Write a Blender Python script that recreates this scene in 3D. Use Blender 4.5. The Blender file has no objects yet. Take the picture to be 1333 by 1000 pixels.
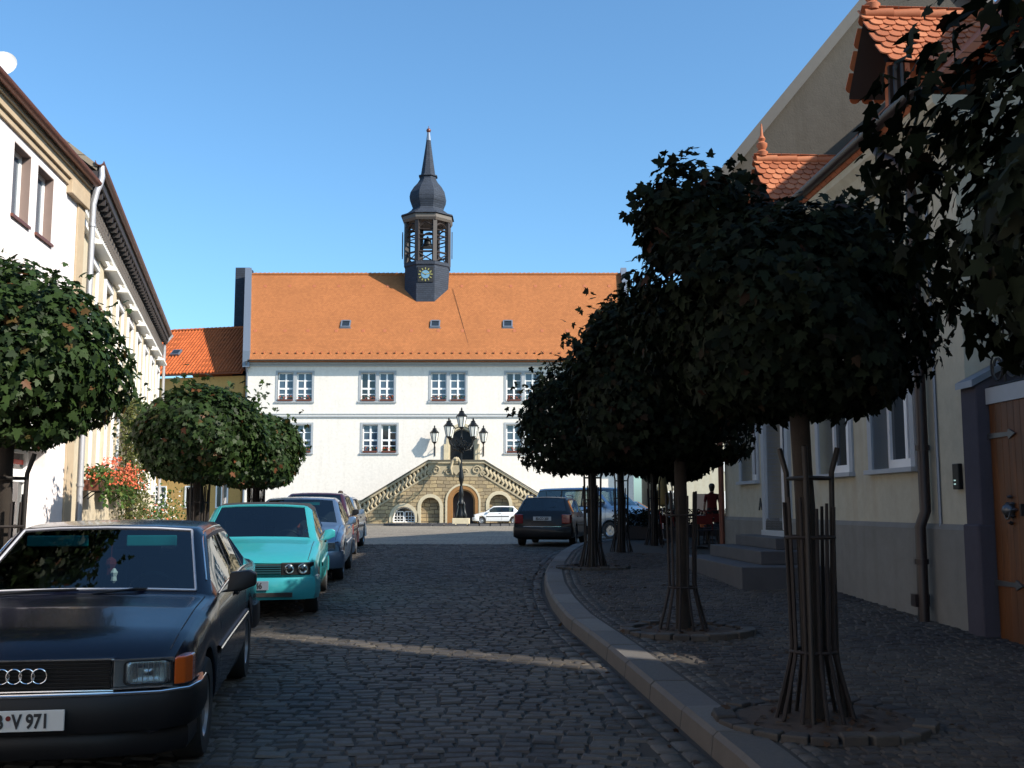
import bpy, bmesh, math, random
import numpy as np
from mathutils import Vector, Matrix
random.seed(7)
C = bpy.context.scene.collection
PI = math.pi
R = math.radians

# ------------------------------------------------------------------ objects
def setp(o, label=None, cat=None, group=None, kind=None):
    if label: o['label'] = label
    if cat: o['category'] = cat
    if group: o['group'] = group
    if kind: o['kind'] = kind
    return o

def thing(name, label, cat, loc=(0, 0, 0), rz=0.0, group=None):
    o = bpy.data.objects.new(name, None)
    C.objects.link(o)
    o.location = loc
    o.rotation_euler = (0, 0, rz)
    o.empty_display_size = 0.3
    return setp(o, label, cat, group)

def copy_tree(o, parent=None):
    c = o.copy()
    C.objects.link(c)
    c.parent = parent
    for ch in list(o.children):
        copy_tree(ch, c)
    return c

class MB:
    def __init__(s):
        s.v = []; s.f = []; s.m = []; s.r = []
    def add(s, verts, faces, mi=0, rnd=None, M=None):
        b = len(s.v)
        if M is not None:
            verts = [tuple(M @ Vector(p)) for p in verts]
        s.v.extend(verts)
        rr = random.random() if rnd is None else rnd
        for f in faces:
            s.f.append(tuple(i + b for i in f)); s.m.append(mi); s.r.append(rr)
        return s
    def box(s, x0, x1, y0, y1, z0, z1, mi=0, M=None, rnd=None):
        v = [(x0, y0, z0), (x1, y0, z0), (x1, y1, z0), (x0, y1, z0), (x0, y0, z1), (x1, y0, z1), (x1, y1, z1), (x0, y1, z1)]
        f = [(0, 3, 2, 1), (4, 5, 6, 7), (0, 1, 5, 4), (1, 2, 6, 5), (2, 3, 7, 6), (3, 0, 4, 7)]
        return s.add(v, f, mi, rnd, M)
    def quad(s, a, b, c, d, mi=0):
        return s.add([a, b, c, d], [(0, 1, 2, 3)], mi)
    def prism(s, poly, h0, h1, ax='z', mi=0, M=None, rnd=None):
        n = len(poly)
        def P(p, h):
            return (p[0], p[1], h) if ax == 'z' else ((p[0], h, p[1]) if ax == 'y' else (h, p[0], p[1]))
        v = [P(p, h0) for p in poly] + [P(p, h1) for p in poly]
        f = [tuple(range(n))[::-1], tuple(range(n, 2 * n))] + [(i, (i + 1) % n, n + (i + 1) % n, n + i) for i in range(n)]
        return s.add(v, f, mi, rnd, M)
    def tube(s, pts, r, n=8, mi=0, M=None, closed=False):
        pts = [Vector(p) for p in pts]
        k = len(pts)
        rs = r if isinstance(r, (list, tuple)) else [r] * k
        v = []; up = None
        for i, p in enumerate(pts):
            if closed: t = pts[(i + 1) % k] - pts[i - 1]
            else: t = pts[min(i + 1, k - 1)] - pts[max(i - 1, 0)]
            t.normalize()
            if up is None:
                up = Vector((0, 0, 1)) if abs(t.z) < .9 else Vector((1, 0, 0))
            a = t.cross(up)
            if a.length < 1e-4:
                a = t.cross(Vector((0, 1, 0)))
            a.normalize(); b = a.cross(t).normalized(); up = b
            for j in range(n):
                th = 2 * PI * j / n
                v.append(tuple(p + (a * math.cos(th) + b * math.sin(th)) * rs[i]))
        f = []
        for i in range(k if closed else k - 1):
            i2 = (i + 1) % k
            for j in range(n):
                f.append((i * n + j, i * n + (j + 1) % n, i2 * n + (j + 1) % n, i2 * n + j))
        if not closed:
            f.append(tuple(range(n))); f.append(tuple((k - 1) * n + j for j in range(n))[::-1])
        return s.add(v, f, mi, None, M)
    def lathe(s, prof, n=16, c=(0, 0, 0), mi=0, M=None, off=0.0):
        v = []; f = []
        for (r, z) in prof:
            for j in range(n):
                th = 2 * PI * (j + off) / n
                v.append((c[0] + r * math.cos(th), c[1] + r * math.sin(th), c[2] + z))
        k = len(prof)
        for i in range(k - 1):
            for j in range(n):
                f.append((i * n + j, i * n + (j + 1) % n, (i + 1) * n + (j + 1) % n, (i + 1) * n + j))
        f.append(tuple(range(n))[::-1]); f.append(tuple((k - 1) * n + j for j in range(n)))
        return s.add(v, f, mi, None, M)
    def build(s, name, mats, parent=None, smooth=None, bevel=0, fixn=False, loc=None):
        me = bpy.data.meshes.new(name)
        me.from_pydata(s.v, [], s.f)
        if not isinstance(mats, (list, tuple)): mats = [mats]
        for m in mats: me.materials.append(m)
        if len(mats) > 1: me.polygons.foreach_set('material_index', s.m)
        at = me.attributes.new('rnd', 'FLOAT', 'FACE'); at.data.foreach_set('value', s.r)
        if fixn or bevel:
            bm = bmesh.new(); bm.from_mesh(me)
            if bevel:
                bmesh.ops.recalc_face_normals(bm, faces=bm.faces)
                ed = [e for e in bm.edges if len(e.link_faces) == 2 and e.calc_face_angle(0) > R(25)]
                bmesh.ops.bevel(bm, geom=ed, offset=bevel, segments=2, affect='EDGES', profile=.5, clamp_overlap=True)
            bmesh.ops.recalc_face_normals(bm, faces=bm.faces)
            bm.to_mesh(me); bm.free()
        if smooth is not None:
            me.polygons.foreach_set('use_smooth', [True] * len(me.polygons))
            if smooth < 180:
                me.set_sharp_from_angle(angle=R(smooth))
        me.update()
        o = bpy.data.objects.new(name, me)
        C.objects.link(o)
        if parent is not None: o.parent = parent
        if loc: o.location = loc
        return o

# ------------------------------------------------------------------ materials
class NT:
    def __init__(s, name):
        s.mat = bpy.data.materials.new(name); s.mat.use_nodes = True
        s.t = s.mat.node_tree; s.t.nodes.clear()
        s.out = s.t.nodes.new('ShaderNodeOutputMaterial')
        s._oc = None
    def n(s, typ, ins=None, **kw):
        nd = s.t.nodes.new(typ)
        for k, v in kw.items(): setattr(nd, k, v)
        for k, v in (ins or {}).items():
            sk = nd.inputs[k]
            if isinstance(v, bpy.types.NodeSocket): s.t.links.new(v, sk)
            else: sk.default_value = v
        return nd
    def oc(s):
        if s._oc is None: s._oc = s.n('ShaderNodeTexCoord').outputs['Object']
        return s._oc
    def noise(s, scale, detail=4, rough=.6, vec=None, dist=0):
        return s.n('ShaderNodeTexNoise', {'Vector': vec or s.oc(), 'Scale': scale, 'Detail': detail, 'Roughness': rough, 'Distortion': dist}).outputs['Fac']
    def ramp(s, fac, stops):
        nd = s.n('ShaderNodeValToRGB', {'Fac': fac}); cr = nd.color_ramp
        while len(cr.elements) < len(stops): cr.elements.new(.5)
        for e, (p, c) in zip(cr.elements, stops):
            e.position = p; e.color = (*c, 1) if len(c) == 3 else c
        return nd.outputs['Color']
    def mix(s, fac, a, b, mode='MIX'):
        nd = s.n('ShaderNodeMix', data_type='RGBA', blend_type=mode)
        for i, v in ((0, fac), (6, a), (7, b)):
            if isinstance(v, bpy.types.NodeSocket): s.t.links.new(v, nd.inputs[i])
            else: nd.inputs[i].default_value = v if i == 0 else (*v, 1) if len(v) == 3 else v
        return nd.outputs[2]
    def math(s, op, a, b=0.0):
        nd = s.n('ShaderNodeMath', operation=op)
        for i, v in enumerate((a, b)):
            if isinstance(v, bpy.types.NodeSocket): s.t.links.new(v, nd.inputs[i])
            else: nd.inputs[i].default_value = v
        return nd.outputs[0]
    def bump(s, h, strength=.3, dist=.01, nrm=None):
        ins = {'Height': h, 'Strength': strength, 'Distance': dist}
        if nrm: ins['Normal'] = nrm
        return s.n('ShaderNodeBump', ins).outputs['Normal']
    def attr(s, name='rnd'):
        return s.n('ShaderNodeAttribute', attribute_name=name).outputs['Fac']
    def swz(s, order, sx=1, sy=1):
        sp = s.n('ShaderNodeSeparateXYZ', {'Vector': s.oc()}).outputs
        d = {'x': sp[0], 'y': sp[1], 'z': sp[2]}
        a = s.math('MULTIPLY', d[order[0]], sx); b = s.math('MULTIPLY', d[order[1]], sy)
        return s.n('ShaderNodeCombineXYZ', {'X': a, 'Y': b}).outputs[0]
    def pbr(s, col, rough=.6, metal=0.0, nrm=None, coat=0.0, spec=.5, **kw):
        ins = {'Base Color': (*col, 1) if isinstance(col, tuple) and len(col) == 3 else col, 'Roughness': rough, 'Metallic': metal, 'Coat Weight': coat, 'Specular IOR Level': spec}
        if nrm is not None: ins['Normal'] = nrm
        ins.update(kw)
        b = s.n('ShaderNodeBsdfPrincipled', ins)
        s.t.links.new(b.outputs[0], s.out.inputs[0]); s.b = b
        return s.mat

def sc(c, k): return tuple(min(1, x * k) for x in c)

def plain(name, c, rough=.6, metal=0.0, var=.12, scale=6, bmp=.1, coat=0, spec=.5):
    t = NT(name)
    f = t.noise(scale, 5)
    col = t.mix(f, sc(c, 1 - var), sc(c, 1 + var))
    return t.pbr(col, rough, metal, t.bump(t.noise(scale * 9, 3), bmp, .004), coat, spec)

def plaster(name, c, stain=(.5, .45, .38), amt=.25, grain=60, bs=.25):
    t = NT(name)
    big = t.noise(.55, 6, .65); sm = t.noise(5, 5, .7)
    base = t.mix(t.ramp(sm, [(.3, (0, 0, 0)), (.7, (1, 1, 1))]), sc(c, .88), sc(c, 1.06))
    # rain streaks: stretched vertically, belong to the wall
    v = t.n('ShaderNodeMapping', {'Vector': t.oc(), 'Scale': (2.2, 2.2, .18)}).outputs[0]
    st = t.ramp(t.noise(1.3, 5, .6, v), [(.5, (0, 0, 0)), (.78, (1, 1, 1))])
    f = t.math('MULTIPLY', st, amt)
    col = t.mix(f, base, tuple(a * b for a, b in zip(c, stain)))
    f2 = t.math('MULTIPLY', t.ramp(big, [(.5, (0, 0, 0)), (.7, (1, 1, 1))]), amt * .8)
    col = t.mix(f2, col, sc(c, .78))
    b2 = t.bump(t.noise(1.1, 3), .25, .06)
    return t.pbr(col, .85, 0, t.bump(t.noise(grain, 3), bs, .006, b2), spec=.2)

def rooftile(name, c, order, sy, bw=.18, rh=.16, dark=.5, bs=.9, patches=.25):
    t = NT(name)
    vec = t.swz(order, 1, sy)
    b = t.n('ShaderNodeTexBrick', {'Vector': vec, 'Color1': (*sc(c, .85), 1), 'Color2': (*sc(c, 1.14), 1), 'Mortar': (*sc(c, dark), 1), 'Scale': 1, 'Mortar Size': .012, 'Mortar Smooth': .6, 'Bias': 0, 'Brick Width': bw, 'Row Height': rh})
    b.offset = .5
    n1 = t.noise(.45, 6, .7); n2 = t.noise(3, 4)
    col = t.mix(t.math('MULTIPLY', t.ramp(n1, [(.42, (0, 0, 0)), (.75, (1, 1, 1))]), patches), b.outputs[0], sc(c, .6))
    col = t.mix(t.math('MULTIPLY', n2, .3), col, sc(c, 1.1))
    # row step: sawtooth across the slope
    sp = t.n('ShaderNodeSeparateXYZ', {'Vector': vec}).outputs
    saw = t.math('FRACT', t.math('DIVIDE', sp[1], rh))
    h = t.math('SUBTRACT', t.math('MULTIPLY', b.outputs[1], -.5), saw)
    return t.pbr(col, .8, 0, t.bump(h, bs, .03), spec=.25)

def stone(name, c1, c2, mortar, order, bw, rh, ms=.018, bs=.8):
    t = NT(name)
    vec = t.swz(order)
    w = t.n('ShaderNodeTexNoise', {'Vector': t.oc(), 'Scale': 1.7, 'Detail': 3.0}).outputs['Color']
    vm = t.n('ShaderNodeMix', {0: .16}, data_type='VECTOR')
    t.t.links.new(vec, vm.inputs[4]); t.t.links.new(w, vm.inputs[5])
    b = t.n('ShaderNodeTexBrick', {'Vector': vm.outputs[1], 'Color1': (*c1, 1), 'Color2': (*c2, 1), 'Mortar': (*mortar, 1), 'Scale': 1, 'Mortar Size': ms, 'Mortar Smooth': .3, 'Brick Width': bw, 'Row Height': rh})
    b.offset = .37; b.squash = .8; b.squash_frequency = 3
    n = t.noise(2.2, 6, .7)
    col = t.mix(t.ramp(n, [(.3, (0, 0, 0)), (.7, (1, 1, 1))]), b.outputs[0], sc(c1, .62), 'MIX')
    col = t.mix(.55, b.outputs[0], col)
    h = t.math('ADD', t.math('MULTIPLY', b.outputs[1], -1.0), t.math('MULTIPLY', t.noise(9, 5), .5))
    return t.pbr(col, .85, 0, t.bump(h, bs, .05), spec=.2)

def sett_mat(name, c1, c2, rough=.55):
    t = NT(name)
    col = t.ramp(t.attr(), [(0, c1), (.5, sc(c1, 1.35)), (1, c2)])
    sp = t.noise(70, 4, .8)
    col = t.mix(t.math('MULTIPLY', sp, .55), col, sc(c1, .55))
    n2 = t.noise(.8, 5, .7)
    col = t.mix(t.math('MULTIPLY', t.ramp(n2, [(.42, (0, 0, 0)), (.66, (1, 1, 1))]), .5), col, (.11, .095, .075))
    r = t.math('ADD', t.math('MULTIPLY', t.noise(30, 3), .35), rough - .18)
    return t.pbr(col, r, 0, t.bump(t.noise(45, 5, .7), .55, .01), spec=.22)

def cobble_far(name, c1, c2, scale):
    t = NT(name)
    v = t.n('ShaderNodeTexVoronoi', {'Vector': t.oc(), 'Scale': scale, 'Randomness': .75})
    e = t.n('ShaderNodeTexVoronoi', {'Vector': t.oc(), 'Scale': scale, 'Randomness': .75}, feature='DISTANCE_TO_EDGE')
    col = t.mix(v.outputs['Color'], c1, c2)
    edge = t.ramp(e.outputs[0], [(0, (0, 0, 0)), (.12, (1, 1, 1))])
    col = t.mix(edge, sc(c1, .35), col)
    n2 = t.noise(.35, 6, .7)
    col = t.mix(t.math('MULTIPLY', t.ramp(n2, [(.42, (0, 0, 0)), (.7, (1, 1, 1))]), .4), col, sc(c2, 1.3))
    return t.pbr(col, .75, 0, t.bump(edge, .6, .02), spec=.3)

def glass(name, tint=(.75, .85, .85), refl=.12, dark=.35):
    t = NT(name)
    tr = t.n('ShaderNodeBsdfTransparent', {'Color': (*sc(tint, 1 - dark), 1)})
    gl = t.n('ShaderNodeBsdfGlossy', {'Color': (1, 1, 1, 1), 'Roughness': .015})
    fr = t.n('ShaderNodeFresnel', {'IOR': 1.5}).outputs[0]
    f = t.math('ADD', t.math('MULTIPLY', fr, 1.0), refl * .3)
    mx = t.n('ShaderNodeMixShader', {0: f}); t.t.links.new(tr.outputs[0], mx.inputs[1]); t.t.links.new(gl.outputs[0], mx.inputs[2])
    t.t.links.new(mx.outputs[0], t.out.inputs[0])
    return t.mat

def window_glass(name, c=(.02, .025, .03)):
    t = NT(name)
    return t.pbr(c, .04, 0, t.bump(t.noise(1.5, 2), .05, .02), spec=.9)

def paint(name, c, metal=0.0, rough=.35, dirt=.15, coat=.75):
    t = NT(name)
    d = t.ramp(t.noise(3, 6, .7), [(.4, (0, 0, 0)), (.8, (1, 1, 1))])
    col = t.mix(t.math('MULTIPLY', d, dirt), c, (.16, .14, .12))
    r = t.math('ADD', t.math('MULTIPLY', t.noise(7, 5), .12), rough - .05)
    m = t.pbr(col, r, metal, None, coat, .3)
    t.b.inputs['Coat Roughness'].default_value = .04
    return m

def leafmat(name, dark, light, warm, tr=.35, rough=.5, spec=.25):
    t = NT(name)
    col = t.ramp(t.attr(), [(0, dark), (.6, light), (.95, sc(light, 1.3)), (1.0, warm)])
    col = t.mix(t.math('MULTIPLY', t.noise(14, 3), .5), col, sc(dark, .9))
    p = t.n('ShaderNodeBsdfPrincipled', {'Base Color': col, 'Roughness': rough, 'Specular IOR Level': spec})
    tl = t.n('ShaderNodeBsdfTranslucent', {'Color': col})
    mx = t.n('ShaderNodeMixShader', {0: tr}); t.t.links.new(p.outputs[0], mx.inputs[1]); t.t.links.new(tl.outputs[0], mx.inputs[2])
    t.t.links.new(mx.outputs[0], t.out.inputs[0])
    return t.mat

def wood(name, c, order='yz', s1=9, rough=.5):
    t = NT(name)
    v = t.n('ShaderNodeMapping', {'Vector': t.oc(), 'Scale': (s1, s1, .6)}).outputs[0]
    n = t.noise(1.6, 7, .65, v, .6)
    col = t.ramp(n, [(.25, sc(c, .45)), (.5, c), (.75, sc(c, 1.5))])
    w = t.noise(.9, 4, .6)
    col = t.mix(t.ramp(w, [(.4, (0, 0, 0)), (.75, (.6, .6, .6))]), col, sc(c, .35))
    return t.pbr(col, rough, 0, t.bump(n, .25, .01), spec=.4)

M = {}
M['hall_plaster'] = plaster('hall_plaster', (.74, .695, .64), amt=.16)
M['pink_plaster'] = plaster('pink_plaster', (.78, .72, .72), amt=.05)
M['beige_plaster'] = plaster('beige_plaster', (.58, .50, .37), amt=.15)
M['tan_plaster'] = plaster('tan_plaster', (.46, .36, .25), amt=.2)
M['ochre_plaster'] = plaster('ochre_plaster', (.56, .33, .11), amt=.2)
M['cream_plaster'] = plaster('cream_plaster', (.43, .40, .315), amt=.4, stain=(.7, .55, .4))
M['plinth_plaster'] = plaster('plinth_plaster', (.185, .18, .165), amt=.4, grain=40)
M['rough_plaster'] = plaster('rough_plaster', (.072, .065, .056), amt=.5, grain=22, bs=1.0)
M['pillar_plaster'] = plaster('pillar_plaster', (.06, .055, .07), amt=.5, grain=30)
M['white_plaster'] = plaster('white_plaster', (.76, .74, .66), amt=.1)
M['trim_grey'] = plain('trim_grey', (.34, .36, .38), .7)
M['trim_white'] = plain('trim_white', (.80, .79, .76), .6, var=.05)
M['white_frame'] = plain('white_frame', (.80, .80, .80), .4, var=.04)
M['hall_roof'] = rooftile('hall_roof', (.37, .135, .047), 'xz', 1.3, .17, .155, .5, .9, .45)
M['pan_roof'] = rooftile('pan_roof', (.42, .105, .032), 'xz', 1.3, .3, .34, .3, 1.0, .15)
M['grey_roof'] = rooftile('grey_roof', (.20, .17, .13), 'yz', 1.4, .3, .28, .5)
M['dark_roof'] = rooftile('dark_roof', (.30, .10, .05), 'yz', 1.4, .2, .18, .5)
M['slate'] = rooftile('slate', (.032, .040, .058), 'xz', 1.0, .3, .18, .5, .5, .3)
M['lead'] = plain('lead', (.20, .23, .28), .45, .5)
M['darkmetal'] = plain('darkmetal', (.018, .02, .022), .4, .7)
M['iron'] = plain('iron', (.03, .027, .026), .55, .6)
M['rust_iron'] = plain('rust_iron', (.017, .012, .011), .75, .2, var=.3)
M['silver_iron'] = plain('silver_iron', (.11, .115, .125), .4, .7)
M['copper'] = plain('copper', (.16, .055, .035), .4, .35)
M['green_copper'] = plain('green_copper', (.35, .5, .4), .5, .2)
M['gold'] = plain('gold', (.75, .5, .15), .3, .9)
M['zinc'] = plain('zinc', (.50, .50, .53), .45, .5)
M['brownpipe'] = plain('brownpipe', (.02, .011, .011), .4, .1)
M['clock_blue'] = plain('clock_blue', (.12, .27, .40), .5)
M['belfrywood'] = plain('belfrywood', (.028, .021, .021), .6)
M['beltrim'] = plain('beltrim', (.11, .095, .085), .7)
M['sandstone'] = stone('sandstone', (.46, .35, .20), (.24, .19, .13), (.10, .075, .05), 'xz', .52, .235, .02, 1.0)
M['sandstone_plain'] = plain('sandstone_plain', (.50, .43, .30), .85, var=.25, scale=3, bmp=.4)
M['door_ochre'] = plain('door_ochre', (.27, .13, .04), .7, var=.25)
M['relief'] = plain('relief', (.36, .30, .20), .85, var=.35, scale=4, bmp=.6)
M['granite'] = sett_mat('granite', (.10, .094, .09), (.21, .20, .185), .75)
M['granite_side'] = plain('granite_side', (.085, .072, .06), .75, var=.3, scale=4, bmp=.6)
M['step_stone'] = plain('step_stone', (.06, .058, .062), .8, var=.3, scale=3, bmp=.6)
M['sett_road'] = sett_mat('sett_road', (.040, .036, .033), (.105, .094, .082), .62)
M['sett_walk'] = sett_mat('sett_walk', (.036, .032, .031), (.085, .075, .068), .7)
M['joint'] = plain('joint', (.034, .029, .024), .95, var=.4, scale=5, bmp=.5)
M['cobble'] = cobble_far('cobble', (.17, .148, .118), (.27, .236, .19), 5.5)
M['soil'] = plain('soil', (.05, .032, .022), .95, var=.6, scale=12, bmp=1)
M['ground'] = cobble_far('ground_paving', (.16, .15, .13), (.22, .2, .18), 3)
M['wglass'] = window_glass('window_glass')
M['wglass_blue'] = window_glass('window_glass_blue', (.06, .09, .13))
M['curtain'] = plain('curtain', (.45, .47, .5), .8)
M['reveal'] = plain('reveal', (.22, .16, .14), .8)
M['verge'] = plain('verge', (.09, .085, .08), .8)
M['deadleaf'] = leafmat('deadleaf', (.04, .02, .012), (.09, .05, .025), (.2, .12, .05))
M['mossy'] = plain('mossy', (.085, .075, .055), .9, var=.4)
M['lampglass'] = plain('lampglass', (.62, .62, .58), .2, spec=.8)
M['dark'] = plain('dark', (.008, .008, .009), .8)
M['interior'] = plain('interior', (.03, .03, .035), .85)
M['seat'] = plain('seat', (.025, .027, .035), .9)
M['rubber'] = plain('rubber', (.018, .018, .018), .75)
M['blackplastic'] = plain('blackplastic', (.008, .008, .009), .45, spec=.25)
M['chrome'] = plain('chrome', (.75, .75, .76), .12, 1.0, var=.03, bmp=0)
M['alloy'] = plain('alloy', (.42, .43, .45), .3, .9, bmp=0)
M['carglass'] = glass('carglass', (.7, .88, .9), .1, .45)
M['clearglass'] = glass('clearglass', (.95, .97, .97), .1, .05)
M['sunband'] = plain('sunband', (.02, .30, .33), .35)
M['amber'] = plain('amber', (.45, .075, .006), .18, var=.1, coat=1)
M['redlight'] = plain('redlight', (.22, .012, .012), .15, coat=1)
M['plate'] = plain('plate', (.50, .50, .48), .4, var=.05)
M['ink'] = plain('ink', (.012, .012, .014), .6)
M['bark'] = plain('bark', (.022, .016, .012), .95, var=.45, scale=14, bmp=1)
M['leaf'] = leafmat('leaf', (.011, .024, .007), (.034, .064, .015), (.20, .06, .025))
M['leaf_shaded'] = leafmat('leaf_shaded', (.004, .006, .004), (.010, .015, .007), (.035, .012, .008), .12, .75, .08)  # darker copy of the maple leaf, street shade put into the colour
M['leaf_olive'] = leafmat('leaf_olive', (.05, .065, .02), (.15, .16, .05), (.30, .14, .05))
M['ivy'] = leafmat('ivy', (.12, .14, .05), (.34, .34, .16), (.5, .4, .2))
M['geranium'] = plain('geranium', (.62, .12, .055), .6, var=.3, scale=30)
M['geranium_green'] = leafmat('geranium_green', (.03, .07, .015), (.08, .14, .03), (.2, .2, .05))
M['terracotta'] = plain('terracotta', (.36, .11, .045), .75, var=.25, scale=8)
M['gatewood'] = wood('gatewood', (.115, .04, .011))
M['whitepaint'] = plain('whitepaint', (.78, .78, .78), .35)
M['red_letter'] = plain('red_letter', (.75, .06, .03), .5)
M['skin'] = plain('skin', (.42, .25, .18), .55)
M['hair'] = plain('hair', (.03, .02, .015), .7)
M['redcloth'] = plain('redcloth', (.12, .010, .008), .9)
M['darkcloth'] = plain('darkcloth', (.015, .015, .02), .9)
M['orangebag'] = plain('orangebag', (.55, .14, .04), .6)
M['beigecloth'] = plain('beigecloth', (.32, .24, .10), .9)
def roundtile():
    t = NT('dormer_tile')
    col = t.ramp(t.attr(), [(0, (.26, .075, .03)), (.5, (.36, .11, .045)), (1, (.46, .17, .08))])
    col = t.mix(t.math('MULTIPLY', t.noise(20, 4), .4), col, (.30, .10, .05))
    return t.pbr(col, .7, 0, t.bump(t.noise(60, 3), .3, .004), spec=.3)
M['dormer_tile'] = roundtile()

# ------------------------------------------------------------------ terrain
GK = [(-60, -.4), (0, -.16), (6, -.05), (9, .03), (14, .17), (18, .30), (25, .40), (31, .42), (40, .40), (60, .28), (84, .15), (1200, .15)]
_gy = np.arange(-80, 1200, .5)
_gz = np.interp(_gy, [k[0] for k in GK], [k[1] for k in GK])
_gz = np.convolve(np.pad(_gz, 4, mode='edge'), np.ones(9) / 9, 'valid')
def gz(y): return float(np.interp(y, _gy, _gz))
KR = [(-20, 1.9), (2, 1.62), (6.5, 1.32), (8.1, 1.16), (10.5, .92), (12.9, .63), (14.7, .53), (16.6, .50), (18.8, .56), (21.2, .735), (25, 1.1), (29, 1.63), (32, 2.4), (34.5, 3.5), (36.5, 5.2), (38, 8), (39, 14), (39.5, 40)]
def kr(y): return float(np.interp(y, [k[0] for k in KR], [k[1] for k in KR]))
def kl(y): return -3.85 - .1 * (y - 6)
WK = .14  # kerb height
# ------------------------------------------------------------------ setting
def sheet(name, ys, xl, xr, zf, m, nx=6, kind='structure', skirt=0):
    mb = MB(); v = []
    for y in ys:
        a, b = xl(y), xr(y)
        for i in range(nx + 1):
            x = a + (b - a) * i / nx
            v.append((x, y, zf(x, y)))
    f = []
    for j in range(len(ys) - 1):
        for i in range(nx):
            k = j * (nx + 1) + i
            f.append((k, k + 1, k + nx + 2, k + nx + 1))
    mb.add(v, f)
    if skirt:
        n = len(ys)
        for side in (0, nx):
            pts = [v[j * (nx + 1) + side] for j in range(n)]
            low = [(p[0], p[1], p[2] - skirt) for p in pts]
            mb.add(pts + low, [(j, j + 1, n + j + 1, n + j) for j in range(n - 1)])
    o = mb.build(name, m)
    o['kind'] = kind
    return o

ysg = list(np.arange(-60, 100, 2.0)) + [120, 200, 400, 700, 1100]
sheet('ground', ysg, lambda y: -600, lambda y: 600, lambda x, y: gz(y) - .06, M['ground'], 10)
ysq = list(np.arange(-12, 40, .5)) + list(np.arange(40, 96, 1.5))
def sq_l(y): return kl(y) if y < 40 else kl(40) - min(1, (y - 40) / 6) * 26
def sq_r(y): return kr(y) + .05 if y < 39.4 else 36
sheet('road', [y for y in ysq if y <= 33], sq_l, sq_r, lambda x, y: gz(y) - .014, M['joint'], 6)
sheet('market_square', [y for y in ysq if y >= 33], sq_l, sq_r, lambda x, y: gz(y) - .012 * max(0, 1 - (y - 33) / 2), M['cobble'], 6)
ysw = list(np.arange(-12, 39.4, .5))
sheet('pavement_right', ysw, lambda y: kr(y) + .29, lambda y: 34, lambda x, y: gz(y) + WK - .012, M['joint'], 8)
sheet('pavement_left', list(np.arange(-12, 46, .5)), lambda y: -30, lambda y: kl(y) - .3, lambda x, y: gz(y) + WK - .012, M['cobble'], 6)

def add_sett(V, F, Rn, cx, cy, z, hx, hy, ang, dome, ch):
    ca, sa = math.cos(ang), math.sin(ang)
    b = len(V)
    tx = random.uniform(-.04, .04); ty = random.uniform(-.04, .04)
    jit = [random.uniform(.88, 1.06) for _ in range(4)]
    for k, (sx, sy) in enumerate(((-1, -1), (1, -1), (1, 1), (-1, 1))):
        x = sx * hx * jit[k]; y = sy * hy * jit[k]
        V.append((cx + x * ca - y * sa, cy + x * sa + y * ca, z - .015))
    for k, (sx, sy) in enumerate(((-1, -1), (1, -1), (1, 1), (-1, 1))):
        x = sx * (hx * jit[k] - ch); y = sy * (hy * jit[k] - ch)
        V.append((cx + x * ca - y * sa, cy + x * sa + y * ca, z + x * tx + y * ty))
    V.append((cx, cy, z + dome))
    r = random.random()
    for k in range(4):
        k2 = (k + 1) % 4
        F.append((b + k, b + k2, b + 4 + k2, b + 4 + k)); Rn.append(r)
        F.append((b + 4 + k, b + 4 + k2, b + 8)); Rn.append(r)

def setts(name, y0, y1, xl, xr, zf, w, l, m, ang0=0, arch=0):
    mb = MB(); y = y0; row = 0
    while y < y1:
        a, b = xl(y), xr(y)
        x = a + random.uniform(0, w)
        while x < b:
            ww = w * random.uniform(.75, 1.3)
            yy = y + arch * math.sin((x - a) * 2.1) + random.uniform(-.008, .008)
            if xl(yy) < x + ww / 2 < xr(yy):
                add_sett(mb.v, mb.f, mb.r, x + ww / 2, yy, zf(yy) + random.uniform(-.007, .006), ww * .47, l * .46, ang0 + arch * 2.1 * math.cos((x - a) * 2.1) + random.uniform(-.06, .06), random.uniform(.0, .004), min(w, l) * random.uniform(.06, .14))
            x += ww
        y += l; row += 1
    mb.m = [0] * len(mb.f)
    o = mb.build(name, m, smooth=22)
    o['kind'] = 'structure'
    return o
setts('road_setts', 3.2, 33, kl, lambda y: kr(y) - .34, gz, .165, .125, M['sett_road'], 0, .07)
HOLES = []   # tree pits, filled below
TREES_R = [(2.12, 3.1), (2.00, 7.3), (1.83, 11.5), (1.46, 19.4)]
setts('pavement_setts', 4.2, 24, lambda y: kr(y) + .55, lambda y: 4.93 - .054 * (y - 10.6) if y > 11.2 else 5.4, lambda y: gz(y) + WK, .105, .095, M['sett_walk'], .0, .06)
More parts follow.
